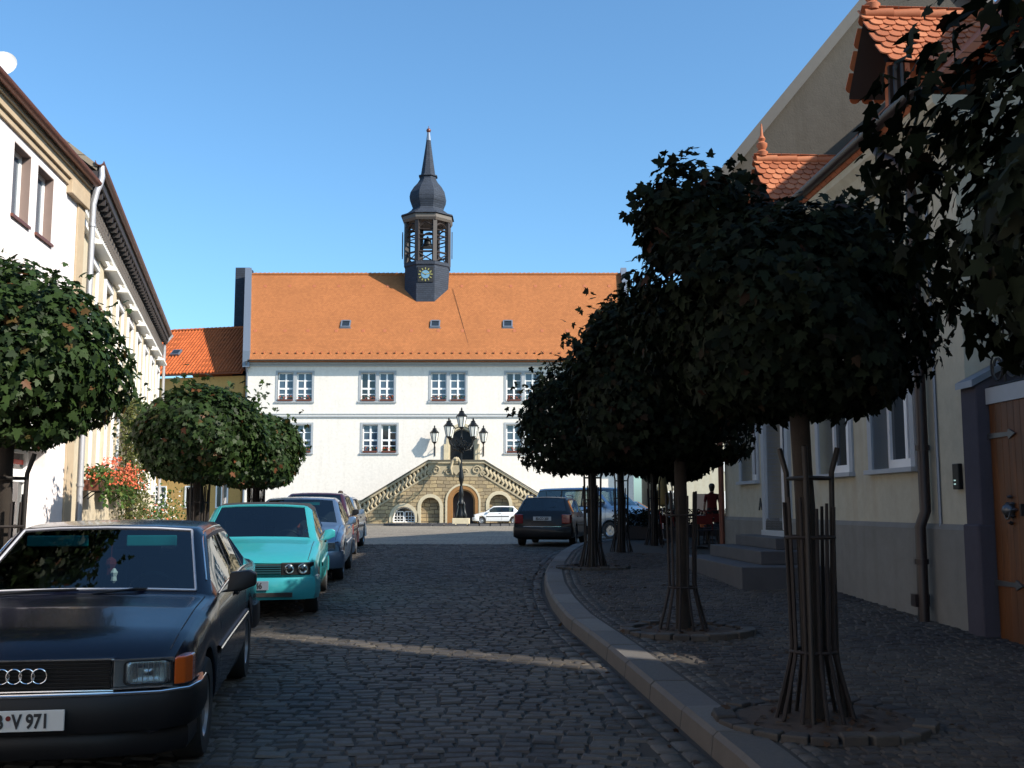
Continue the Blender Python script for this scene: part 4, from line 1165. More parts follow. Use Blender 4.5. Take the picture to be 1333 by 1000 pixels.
def dormer(yr, zr, half, drop, depth, face, x0=-.28):
    d = MB(); w = half - .22; zb = 6.15; ze = zr - drop * (w / half) - .05
    d.box(face, face + .08, yr - w, yr - w + .15, zb, ze); d.box(face, face + .08, yr + w - .15, yr + w, zb, ze)
    d.prism([(yr - w, ze), (yr + w, ze), (yr, zr - .1)], face, face + .08, 'x')
    d.box(face, face + .08, yr - w + .15, yr + w - .15, zb, zb + .35)
    for s in (-1, 1):
        y = yr + s * w
        d.prism([(face + .08, zb), (face + .08, ze), (depth, ze), (depth, ze - .05)], y - .03, y + .03, 'y')
    dm = d.build('dormer', M['terracotta'], rh, fixn=True)
    g = MB(); g.box(face + .03, face + .04, yr - w + .15, yr + w - .15, zb + .35, ze); g.build('dormer_pane', M['wglass_blue'], dm)
    g = MB(); g.box(face - .02, face + .03, yr - .04, yr + .04, zb + .35, ze); g.box(face - .02, face + .03, yr - w + .15, yr - w + .21, zb + .35, ze); g.box(face - .02, face + .03, yr + w - .21, yr + w - .15, zb + .35, ze); g.build('dormer_frame', M['belfrywood'], dm)
    # dark boarded underside of the overhang
    u = MB()
    for s in (-1, 1):
        u.add([(x0 + .02, yr, zr - .04), (face, yr, zr - .04), (face, yr + s * half, zr - drop - .04), (x0 + .02, yr + s * half, zr - drop - .04)], [(0, 1, 2, 3)])
        u.add([(x0 + .02, yr, zr - .07), (depth, yr, zr - .07), (depth, yr + s * half, zr - drop - .07), (x0 + .02, yr + s * half, zr - drop - .07)], [(3, 2, 1, 0)])
    u.build('overhang_boarding', M['belfrywood'], dm)
    beaver_roof(dm, yr, zr, half, drop, x0 + .05, depth)
    r = MB(); n = int((depth - x0) / .36)
    for k in range(n + 1):
        xx_ = x0 + .02 + k * .36
        r.tube([(xx_, yr, zr + .02), (xx_ + .38, yr, zr + .035)], [.085, .10], 8)
    r.build('ridge_tile', M['dormer_tile'], dm, smooth=60)
    f = MB(); f.lathe([(.10, .0), (.11, .08), (.06, .12), (.10, .2), (.10, .24), (.05, .28), (.07, .33), (.03, .4), (.012, .62)], 12, (x0 + .14, yr, zr + .08)); f.build('finial', M['terracotta'], dm, smooth=50)
    return dm
dormer(2.95, 8.08, .62, .84, 1.95, .34, -.1)
dormer(8.1, 7.80, .62, .84, 1.65, .34, -.1)
# ------------------------------------------------------------------ gate and pillar
def wl(s, x, z=0): return tuple(Vector(RL) + Matrix.Rotation(RA, 3, 'Z') @ Vector((x, s, z)))
gp = thing('gate_pillar', 'dark grey rendered gate pillar with sloped top beside the wooden gate', 'pillar', wl(.62, .0, .1), RA)
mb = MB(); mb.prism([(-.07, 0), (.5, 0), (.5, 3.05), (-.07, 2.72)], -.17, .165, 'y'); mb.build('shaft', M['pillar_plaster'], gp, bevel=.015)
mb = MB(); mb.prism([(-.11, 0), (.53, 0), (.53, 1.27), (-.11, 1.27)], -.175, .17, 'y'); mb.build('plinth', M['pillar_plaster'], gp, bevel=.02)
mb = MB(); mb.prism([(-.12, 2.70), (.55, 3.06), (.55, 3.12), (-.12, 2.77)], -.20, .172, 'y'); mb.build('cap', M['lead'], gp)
ga = thing('wooden_gate', 'brown timber yard gate with iron strap hinges and scrolled ironwork on top', 'gate', wl(.42, .05, .16), RA)
mb = MB(); y = 0.0
while y > -2.3:
    mb.box(0, .05, y - .118, y - .002, .04, 2.45, 0, rnd=random.random()); y -= .12
mb.build('boards', M['gatewood'], ga, bevel=.004)
mb = MB(); mb.box(-.02, .07, -2.35, .02, 2.452, 2.62); mb.build('top_rail', M['trim_grey'], ga)
for z in (.62, 2.12):
    m = MB(); m.prism([(.02, z - .03), (-.38, z - .02), (-.40, z - .05), (-.52, z), (-.40, z + .05), (-.38, z + .02), (.02, z + .03)], -.022, -.002, 'x'); m.build('strap_hinge', M['silver_iron'], ga)
m = MB()
for j in range(8):
    a = j * PI / 4; r = .085 if j % 2 else .13
    m.lathe([(.005, -.02), (.035, 0), (.005, .02)], 8, (-.02, -.36 + r * .7 * math.cos(a), 1.36 + r * math.sin(a)))
m.lathe([(.01, -.07), (.06, -.04), (.075, .0), (.06, .04), (.01, .07)], 10, (-.03, -.36, 1.36))
m.tube([(-.055, -.36 + .05 * math.cos(u), 1.32 + .05 * math.sin(u)) for u in np.linspace(0, 2 * PI, 14)], .009, 6)
m.build('knocker', M['silver_iron'], ga, smooth=60)
m = MB(); m.box(-.05, 0, -.62, -.59, 1.30, 1.42); m.build('handle', M['iron'], ga)
m = MB()
for k in range(7):
    c = -.17 - k * .31
    for s in (-1, 1):
        m.tube([(.025, c + s * .14 * (1 - .6 * u) * math.cos(2.2 + u * 7) , 2.82 + .16 * (1 - .5 * u) * math.sin(2.2 + u * 7)) for u in np.linspace(0, 1, 18)], .011, 5)
    m.tube([(.025, c - .15, 2.62), (.025, c - .15, 3.35)], .012, 5)
    m.tube([(.025, c, 3.0), (.025, c + .05, 3.15), (.025, c, 3.3), (.025, c - .05, 3.15), (.025, c, 3.0)], .009, 5)
m.tube([(.025, .0, 3.02), (.025, -2.3, 3.02)], .012, 5); m.tube([(.025, .0, 2.64), (.025, -2.3, 2.64)], .012, 5)
m.build('ironwork', M['iron'], ga)
# ivy covered yard wall behind the gate (the side wall of the dormer house)
rng = np.random.default_rng(5)
n = 5200
iv = thing('ivy', 'sunlit ivy climbing the side wall behind the wooden gate', 'climbing plant', wl(.78, .5, .1), RA)
P = np.stack([rng.uniform(.0, 6.5, n), -.02 - rng.uniform(0, .16, n), rng.uniform(.2, 5.4, n)], 1)
leaves('foliage', P, np.stack([rng.normal(0, .4, n), -np.ones(n), rng.normal(.3, .4, n)], 1), .12, M['ivy'], iv, rng, True)
mb = MB()
for k in range(8): mb.tube([(random.uniform(.2, 6), -.01, 0), (random.uniform(.2, 6), -.02, 2.5), (random.uniform(.2, 6), -.02, 5)], .015, 5)
mb.build('stem', M['bark'], iv)

# ------------------------------------------------------------------ tall gabled neighbour
tg = thing('tall_gable_house', 'tall house with a bare roughcast gable rising behind the dormer house', 'house', (4.7, 22.1, 0))
F = [(0, 0), (8.65, 0), (8.65, 8.7), (4.3, 14.0), (0, 8.75)]
dx, dy = 6.6, 24
mb = MB(); v = [(x, 0, z) for x, z in F] + [(x + dx, dy, z) for x, z in F]
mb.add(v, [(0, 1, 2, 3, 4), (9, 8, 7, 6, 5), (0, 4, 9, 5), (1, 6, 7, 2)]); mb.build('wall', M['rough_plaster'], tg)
mb = MB()
for (a, b) in (((-.35, 8.35), (4.3, 14.03)), ((9.0, 8.3), (4.3, 14.03))):
    q = [(a[0], -.12, a[1]), (b[0], -.12, b[1]), (b[0] + dx, dy, b[1]), (a[0] + dx, dy, a[1])]
    mb.add(q + [(x, y, z + .2) for x, y, z in q], [(0, 1, 2, 3), (7, 6, 5, 4), (0, 4, 5, 1), (1, 5, 6, 2), (2, 6, 7, 3), (3, 7, 4, 0)])
mb.build('roof', M['dark_roof'], tg, fixn=True)
mb = MB()
for (a, b) in (((-.42, 8.16), (4.3, 13.93)), ((9.07, 8.16), (4.3, 13.93))):
    mb.add([(a[0], -.17, a[1] + .0), (b[0], -.17, b[1]), (b[0], -.17, b[1] + .34), (a[0], -.17, a[1] + .34), (a[0], -.10, a[1]), (b[0], -.10, b[1]), (b[0], -.10, b[1] + .34), (a[0], -.10, a[1] + .34)], [(0, 1, 2, 3), (7, 6, 5, 4), (0, 4, 5, 1), (3, 2, 6, 7), (0, 3, 7, 4)])
mb.build('verge', M['verge'], tg, fixn=True)

yw = thing('unseen_shade_wall', 'unseen rendered wall added beyond the wooden gate to cut off the sunlit strip', 'wall', (5.05, 7.62, .1), RA)  # unseen wall, added to stop the sunlit strip on the right pavement
mb = MB(); mb.box(0, .3, 0, 1.05, 0, 2.75); mb.build('masonry', M['cream_plaster'], yw)
mb = MB(); mb.box(-.05, .35, -.02, 1.07, 2.752, 2.83); mb.build('coping', M['verge'], yw)
# unseen houses added right of and behind the camera to shade the street
def plain_house(name, label, loc, rz, W, Dp, H, RH, wm, shear=0):
    t = thing(name, label, 'house', loc, rz)
    mb = MB(); mb.box(0, W, 0, Dp, -.2, H); mb.prism([(0, H), (W, H), (W / 2, H + RH)], 0, Dp, 'y')
    mb.v = [(x, y - shear * x if y > Dp / 2 else y, z) for x, y, z in mb.v]; mb.build('wall', M[wm], t)
    mb = MB(); mb.prism([(-.4, H), (W / 2, H + RH + .3), (W + .4, H), (W + .4, H - .18), (W / 2, H + RH + .1), (-.4, H - .18)], -.2, Dp + .05, 'y')
    mb.v = [(x, y - shear * x if y > Dp / 2 else y, z) for x, y, z in mb.v]; mb.build('roof', M['dark_roof'], t)
    for s in range(2):
        for k in range(int(Dp / 2.6)):
            y = 1 + k * 2.6; z = 1.4 + s * 2.9
            if z + 1.5 > H: continue
            m = MB(); m.box(-.06, .0, y, y + .1, z, z + 1.5); m.box(-.06, .0, y + 1, y + 1.1, z, z + 1.5); m.box(-.06, 0, y + .1, y + 1, z + 1.4, z + 1.5); m.box(-.06, 0, y + .1, y + 1, z, z + .1)
            w = m.build('window', M['white_frame'], t); g = MB(); g.box(-.03, -.005, y + .1, y + 1, z + .1, z + 1.4); g.build('pane', M['wglass'], w)
    return t
plain_house('unseen_shade_house', 'unseen cream house added on the right to shade the near pavement', (5.15, -16, 0), 0, 9.5, 23.55, 6.4, 4.9, 'cream_plaster', .554)  # north end slanted along the sun direction to shape the sunlit strip
plain_house('unseen_shade_block', 'unseen tall block added behind the gate to bound the sunlit strip', (11, 4.75, 0), 0, 8, 3.45, 11.6, 3.0, 'beige_plaster')  # added to keep the ground beyond the sunlit strip in shade

# ------------------------------------------------------------------ satellite dish on the shop house
sd = thing('satellite_dish', 'small white satellite dish above the roof edge of the shop house', 'satellite dish', (-7.62, 14.75, 7.30), .2)
mb = MB(); mb.lathe([(.005, 0), (.08, .01), (.15, .035), (.20, .07), (.205, .075), (.15, .045), (.005, .012)], 20, (0, 0, 0), M=Matrix.Translation((.22, 0, .62)) @ Matrix.Rotation(R(75), 4, 'X'))
mb.build('dish', M['white_frame'], sd, smooth=60)
mb = MB(); mb.tube([(.0, .1, -.4), (.0, .1, .5), (.2, .1, .62)], .02, 6); mb.tube([(.22, -.05, .45), (.22, -.28, .58)], .01, 5); mb.build('mast', M['zinc'], sd)

# ------------------------------------------------------------------ window boxes and climbing plant on the beige house
def on2(s, x, z): return tuple(E2 + Matrix.Rotation(A2, 3, 'Z') @ Vector((x, s, z)))
rng = np.random.default_rng(11)
for (s, L, lab) in ((.85, 1.35, 'window box of orange red geraniums nearest the drainpipe on the beige house'), (3.2, 1.35, 'window box of orange red geraniums between drainpipe and climbing plant'), (5.55, 1.2, 'window box of orange red geraniums closest to the climbing plant')):
    t = thing('flower_box', lab, 'window box', on2(s, .06, 1.85), A2, 'geranium boxes under the beige house windows')
    mb = MB(); mb.box(.05, .30, 0, L, 0, .2); mb.build('box', M['copper'], t, bevel=.01)
    for z in (0.25, .75): 
        m = MB(); m.tube([(0, L * z, -.15), (.15, L * z, -.02), (.32, L * z, -.01)], .012, 5); m.build('bracket', M['iron'], t)
    n = 420
    P = np.stack([rng.uniform(.02, .5, n), rng.uniform(-.1, L + .1, n), rng.uniform(.05, .5, n)], 1)
    P[:, 2] -= (P[:, 0] > .36) * rng.uniform(0, .35, n)
    leaves('foliage', P, rng.normal(size=(n, 3)) + np.array([.5, 0, .7]), .11, M['geranium_green'], t, rng, False)
    n = 430
    P = np.stack([rng.uniform(.1, .62, n), rng.uniform(-.1, L + .1, n), rng.uniform(.18, .62, n)], 1)
    c = rng.integers(0, 26, n); cen = P[c]; P = cen + rng.normal(size=(n, 3)) * .04
    leaves('blossom', P, rng.normal(size=(n, 3)) + np.array([.6, -.3, .4]), .05, M['geranium'], t, rng, False)
cp = thing('climbing_plant', 'tall leafy climbing plant on the beige house wall beyond the geraniums', 'climbing plant', on2(7.6, .06, .3), A2)
n = 5200
hh = rng.uniform(0, 1, n) ** .85 * 3.9
P = np.stack([rng.uniform(.05, .75, n) * (1 - hh / 9), rng.normal(0, 1.0, n) * (1.0 - .10 * hh), hh], 1)
leaves('foliage', P, rng.normal(size=(n, 3)) + np.array([.6, -.3, .5]), .09, M['leaf_olive'], cp, rng, False)
mb = MB()
for k in range(9):
    a = random.uniform(-.4, .4); mb.tube([(.1, a, 0), (.2, a + random.uniform(-.3, .3), 1.2), (.15, a + random.uniform(-.6, .6), 2.4), (.1, a + random.uniform(-.8, .8), 3.7)], [.02, .016, .012, .006], 5)
mb.build('stem', M['bark'], cp)
rngp = np.random.default_rng(17)
for (s, x, h, fm, lab) in ((11.2, .75, .55, 'whitepaint', 'potted plant with white flowers on the left pavement by the beige house'), (10.3, .5, .45, 'geranium', 'potted plant with red flowers beside the climbing plant'), (12.4, .9, .9, 'whitepaint', 'taller pot of white flowers near the far end of the beige house')):
    t = thing('potted_plant', lab, 'potted plant', on2(s, x, gz(31) + WK), 0)
    m = MB(); m.lathe([(.12, 0), (.2, .35), (.22, .36), (.22, .4), (.18, .4), (.17, .3)], 14); m.build('pot', M['terracotta'], t, smooth=40)
    n = 260; P = rngp.normal(size=(n, 3)) * np.array([.26, .26, h * .4]) + np.array([0, 0, .4 + h * .6]); P[:, 2] = np.maximum(P[:, 2], .4)
    leaves('foliage', P, rngp.normal(size=(n, 3)) + np.array([.4, 0, .6]), .10, M['geranium_green'], t, rngp, False)
    n = 55; P = rngp.normal(size=(n, 3)) * np.array([.24, .24, h * .3]) + np.array([0, 0, .5 + h * .7]); P[:, 2] = np.maximum(P[:, 2], .45)
    leaves('blossom', P, rngp.normal(size=(n, 3)) + np.array([.6, -.3, .4]), .08, M[fm], t, rngp, False)

# sign post between the left trees
sp = thing('sign_post', 'bare grey metal post standing under the left tree crowns', 'post', (-4.75, 17.6, gz(17.6) + WK))
mb = MB(); mb.tube([(0, 0, 0), (0, 0, 2.6)], .035, 10); mb.build('pole', M['zinc'], sp, smooth=60)
mb = MB(); mb.lathe([(.06, 0), (.055, .05), (.036, .07)], 12); mb.lathe([(.035, 2.6), (.03, 2.63), (.01, 2.65)], 10); mb.build('collar', M['zinc'], sp, smooth=50)

# ------------------------------------------------------------------ trees with pits and guards
GR = 'globe maples along the right pavement'
GLt = 'globe maples along the left pavement'
def guard(loc, label, seed, group, curved=True, h=1.55, posts=True):
    rr = random.Random(seed)
    t = thing('tree_guard', label, 'tree guard', loc, rr.uniform(0, .5), group)
    m = MB(); n = 11
    for k in range(n):
        a = 2 * PI * k / n + rr.uniform(-.08, .08)
        pr = [(.26, .0), (.205, .2), (.15, .42), (.14, .5), (.15, 1.0), (.165, h - .1 + rr.uniform(-.04, .04))]
        m.tube([(r * math.cos(a), r * math.sin(a), z) for r, z in pr], [.014, .014, .014, .014, .013, .011], 6)
    m.build('slats', M['rust_iron'], t, smooth=60)
    for z, r in ((.46, .147), (1.22, .162)):
        m = MB(); m.tube([(r * math.cos(a), r * math.sin(a), z) for a in np.linspace(0, 2 * PI, 24, endpoint=False)], .013, 5, closed=True)
        m.build('hoop', M['rust_iron'], t, smooth=60)
    if posts:
        for k in range(3):
            a = PI * .02 + 2 * PI * k / 3
            m = MB(); pr = [(.22, 0), (.165, .45), (.168, 1.3), (.175, 1.66), (.215, 1.79), (.225, 1.83)]
            m.tube([(r * math.cos(a), r * math.sin(a), z) for r, z in pr], [.02, .02, .019, .019, .02, .019], 7); m.build('post', M['iron'], t, smooth=60)
        m = MB()
        for k in range(3):
            a = PI * .02 + 2 * PI * k / 3; b = a + 2 * PI / 3
            m.tube([(.172 * math.cos(a), .172 * math.sin(a), 1.62), (.10 * math.cos((a + b) / 2), .10 * math.sin((a + b) / 2), 1.62), (.172 * math.cos(b), .172 * math.sin(b), 1.62)], .014, 5)
        m.build('brace', M['iron'], t)
    return t
def pit(loc, label, seed, rx=.66):
    rr = random.Random(seed)
    t = thing('tree_pit', label, 'tree pit', loc, 0, 'tree pits edged with cobbles')
    m = MB(); n = 24
    for k in range(n):
        a = 2 * PI * k / n; d = 2 * PI / n * .46
        r0, r1 = rx - .07, rx + .07
        q = [(r0 * math.cos(a - d), r0 * math.sin(a - d)), (r1 * math.cos(a - d), r1 * math.sin(a - d)), (r1 * math.cos(a + d), r1 * math.sin(a + d)), (r0 * math.cos(a + d), r0 * math.sin(a + d))]
        q = [(x + rr.uniform(-.012, .012), y + rr.uniform(-.012, .012)) for x, y in q]
        m.prism(q, -.03, .038 + rr.uniform(-.014, .014), 'z', rnd=rr.random())
    m.build('stone_ring', M['sett_walk'], t, bevel=.012)
    m = MB(); m.lathe([(rx - .04, .0), (rx - .1, .012), (.3, .02), (.0, .025)], 28); m.build('soil', M['soil'], t, smooth=60)
    rng = np.random.default_rng(seed); n = 90
    P = np.stack([rng.normal(0, .3, n), rng.normal(0, .3, n), np.full(n, .035)], 1)
    leaves('fallen_leaves', P, np.array([0, 0, 1.]) + rng.normal(size=(n, 3)) * .25, .06, M['deadleaf'], t, rng, True)
    return t
def rt(x, y): return (x, y, gz(y) + WK)
# near right tree (mostly outside the frame)
tree('globe_maple', 'nearest right maple, its dark crown filling the upper right corner', rt(2.2, 3.1), [(.0, 0, 2.50, .92, .9, .74)], 7600, .085, 31, M['leaf_shaded'], .08, GR, 46)
tree('globe_maple', 'large dark maple in the right foreground with its crown in front of the cream house', rt(2.03, 7.3), [(-.13, 0, 2.70, .97, .98, .86), (-.74, 0, 3.42, .38, .38, .40), (.25, .1, 3.05, .5, .5, .5)], 16500, .09, 32, M['leaf_shaded'], .068, GR, 100, lean=-.05)
tree('globe_maple', 'second visible right maple with cobbled pit, left of the foreground maple', rt(1.82, 11.5), [(-.2, 0, 2.55, 1.02, 1.0, 1.02), (-.4, .1, 3.15, .55, .6, .5)], 12500, .095, 33, M['leaf_shaded'], .068, GR, 90)
tree('globe_maple', 'dark maple at the bend of the kerb behind the parked black estate car', rt(1.46, 19.4), [(-.15, 0, 2.6, 1.2, 1.2, 1.15), (.2, .2, 3.1, .8, .8, .7)], 10500, .11, 34, M['leaf_shaded'], .08, GR, 90)
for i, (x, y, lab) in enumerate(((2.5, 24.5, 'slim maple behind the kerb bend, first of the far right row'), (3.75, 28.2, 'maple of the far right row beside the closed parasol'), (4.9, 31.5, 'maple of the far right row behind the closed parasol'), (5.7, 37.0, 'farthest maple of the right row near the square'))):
    tree('globe_maple', lab, rt(x, y), [(-.05, 0, 2.75, 1.25, 1.2, 1.15)], 3800, .16, 41 + i, M['leaf_shaded'], .085, GR, 20)
    guard(rt(x, y), ['iron guard around the slim maple behind the kerb bend', 'iron guard around the maple beside the closed parasol', 'iron guard around the maple behind the closed parasol', 'iron guard around the farthest right maple'][i], 60 + i, 'iron tree guards')
guard(rt(2.03, 7.3), 'rusty iron slatted guard around the right foreground maple trunk', 51, 'iron tree guards')
guard(rt(1.82, 11.5), 'rusty iron slatted guard around the second right maple trunk', 52, 'iron tree guards', posts=False)
guard(rt(1.46, 19.4), 'iron guard around the maple at the kerb bend', 53, 'iron tree guards')
guard(rt(2.2, 3.1), 'iron guard around the nearest right maple outside the picture', 54, 'iron tree guards')
pit(rt(2.09, 7.35), 'round cobble edged pit below the right foreground maple', 71)
pit(rt(1.87, 11.5), 'round cobble edged pit below the second right maple', 72, .64)
pit(rt(1.46, 19.4), 'round cobble edged pit at the kerb bend', 73, .6)
# left trees
tree('globe_maple', 'nearest left maple, its sunlit crown at the left edge of the picture', (-4.25, 8.9, gz(8.9) + WK), [(-.02, 0, 2.55, .95, .95, .85), (-.3, .1, 2.8, .8, .8, .65)], 15500, .087, 81, M['leaf'], .07, GLt, 45, bump=.12)
tree('globe_maple', 'wide maple in the middle of the left row above the turquoise convertible', (-4.95, 16.8, gz(16.8) + WK), [(.02, 0, 2.22, 1.04, 1.0, .88)], 13500, .098, 82, M['leaf'], .075, GLt, 45, bump=.12)
tree('globe_maple', 'farthest left maple, its crown overlapping the town hall front', (-5.05, 21.0, gz(21) + WK), [(-.1, 0, 2.12, 1.0, 1.0, .88)], 12500, .102, 83, M['leaf'], .075, GLt, 45, bump=.12)
guard((-4.25, 8.9, gz(8.9) + WK), 'iron guard around the nearest left maple trunk', 84, 'iron tree guards')
guard((-4.95, 16.8, gz(16.8) + WK), 'iron guard around the middle left maple trunk', 85, 'iron tree guards')
guard((-5.05, 21.0, gz(21) + WK), 'iron guard around the farthest left maple trunk', 86, 'iron tree guards')

rngf = np.random.default_rng(99)
n = 260
yy_ = rngf.uniform(5, 24, n); xx_ = np.array([kr(y) for y in yy_]) + np.where(rngf.uniform(0, 1, n) < .6, -.06 - np.abs(rngf.normal(0, .18, n)), .5 + np.abs(rngf.normal(0, .9, n)))
zz_ = np.array([gz(y) for y in yy_]) + np.where(xx_ > np.array([kr(y) for y in yy_]), WK, 0) + .012
setp(leaves('fallen_leaves', np.stack([xx_, yy_, zz_], 1), np.array([0, 0, 1.]) + rngf.normal(size=(n, 3)) * .3, .06, M['deadleaf'], None, rngf, True), kind='stuff')
# ------------------------------------------------------------------ cars
def lerp(a, b, t): return a + (b - a) * t
def car_keys(L, W, H, zn, yc, zc, yh, yr, yb, zd, tumble=.73, nose=.13, zb=.2, rbow=.08, deck=.0):
    wt = W * tumble
    K = []
    def add(y, zb_, w, zbelt, w7, z7, w8, z8, z10, bow): K.append(dict(y=y, zb=zb_, W=w, zbelt=zbelt, w7=w7, z7=z7, w8=w8, z8=z8, z10=z10, bow=bow))
    add(nose, zb + .12, W * .93, zn - .05, W * .87, zn - .03, W * .80, zn - .012, zn, .07)
    add(nose + .05, zb + .1, W * .955, zn - .02, W * .89, zn + .005, W * .82, zn + .025, zn + .04, .07)
    add(nose + .32, zb, W * .985, lerp(zn, zc, .28) - .01, W * .91, lerp(zn, zc, .28) + .012, W * .83, lerp(zn, zc, .28) + .035, lerp(zn, zc, .28) + .055, .08)
    add(lerp(nose + .3, yc, .55), zb, W, lerp(zn, zc, .68) - .02, W * .92, lerp(zn, zc, .68), W * .84, lerp(zn, zc, .68) + .02, lerp(zn, zc, .68) + .045, .10)
    add(yc, zb, W, zc - .04, W * .925, zc - .03, W * .86, zc - .015, zc + .01, .13)
    add(yh, zb, W, zc - .02, wt + .03, H - .10, wt - .04, H - .045, H - .02, .13)
    add(yh + .25, zb, W, zc - .015, wt + .03, H - .085, wt - .04, H - .028, H - .004, .05)
    add((yh + yr) / 2, zb, W, zc - .01, wt + .03, H - .08, wt - .04, H - .022, H, 0)
    add(yr - .2, zb, W, zc, wt + .02, H - .09, wt - .05, H - .035, H - .012, -.04)
    add(yr, zb, W, zc, wt + .01, H - .11, wt - .06, H - .055, H - .03, -rbow)
    add(yb, zb, W * .985, zd - .03, W * .89, zd - .02, W * .80, zd - .005, zd + .01, -rbow)
    if L - yb > .3:
        add(lerp(yb, L, .6), zb + .02, W * .97, zd - .04, W * .88, zd - .02, W * .79, zd - .005, zd + .005, -.07)
        add(L - .1, zb + .06, W * .945, zd - .07, W * .86, zd - .05, W * .78, zd - .035, zd - .025, -.07)
        add(L - .04, zb + .12, W * .92, zd - .12, W * .84, zd - .10, W * .76, zd - .09, zd - .08, -.07)
    else:
        add(L - .06, zb + .05, W * .96, zd - .16, W * .88, zd - .14, W * .80, zd - .125, zd - .115, -.06)
        add(L - .02, zb + .12, W * .95, zd - .25, W * .87, zd - .235, W * .79, zd - .225, zd - .22, -.06)
    return K

def ring_of(k, wheels, Ra, r):
    y, zb, W = k['y'], k['zb'], k['W']
    zbelt = k['zbelt']
    z3 = zb + .2; z4 = z3 + .55 * (zbelt - .04 - z3)
    P = [(0, zb), (W * .80, zb), (W * .955, zb + .05), (W * .995, z3), (W, z4), (W * .98, zbelt - .035), (W * .95, zbelt)]
    P = [list(p) for p in P]
    for yc in wheels:
        d = y - yc
        if abs(d) <= Ra + 1e-5:
            za = r + math.sqrt(max(0, Ra * Ra - d * d))
            P[0][1] = max(P[0][1], za - .01); P[1][1] = max(P[1][1], za - .01); P[2][1] = max(P[2][1], za); P[2][0] = W * .985
            P[3][1] = max(P[3][1], za + .03); P[4][1] = max(P[4][1], za + .06)
            P[5][1] = max(P[5][1], P[4][1] + .02)
    p7 = (k['w7'], k['z7']); p8 = (k['w8'], k['z8']); p6 = P[6]
    L2 = lambda a, b, t: (lerp(a[0], b[0], t), lerp(a[1], b[1], t))
    p9 = (k['w8'] * .55, lerp(k['z8'], k['z10'], .75)); p10 = (0, k['z10'])
    P += [L2(p6, p7, .06), L2(p6, p7, .93), p7, p8, L2(p8, p9, .12), p9, p10]
    b = k['bow']; Wm = k['W']
    out = []
    for (x, z) in P:
        out.append((x, y - b * (1 - (x / Wm) ** 2) * (1 if z > .3 else .6), z))
    return out

def wrapbar(mb, path, z0, z1, t=.09, mi=0, bulge=.02):
    n = len(path); v = []
    full = path + [(-x, y) for x, y in path[::-1][1:]]
    n = len(full)
    for (x, y) in full:
        d = Vector((x, y - 1.0)); d.normalize()
        ix, iy = x - d.x * t, y - d.y * t
        ox, oy = x + d.x * bulge, y + d.y * bulge
        zm = (z0 + z1) / 2
        v += [(ix, iy, z0), (x, y, z0), (ox, oy, z0 + (z1 - z0) * .25), (ox, oy, z0 + (z1 - z0) * .78), (x, y, z1), (ix, iy, z1)]
    f = []
    for i in range(n - 1):
        for j in range(6):
            j2 = (j + 1) % 6
            f.append((i * 6 + j, i * 6 + j2, (i + 1) * 6 + j2, (i + 1) * 6 + j))
    f += [tuple(range(6)), tuple((n - 1) * 6 + j for j in range(6))[::-1]]
    mb.add(v, f, mi)

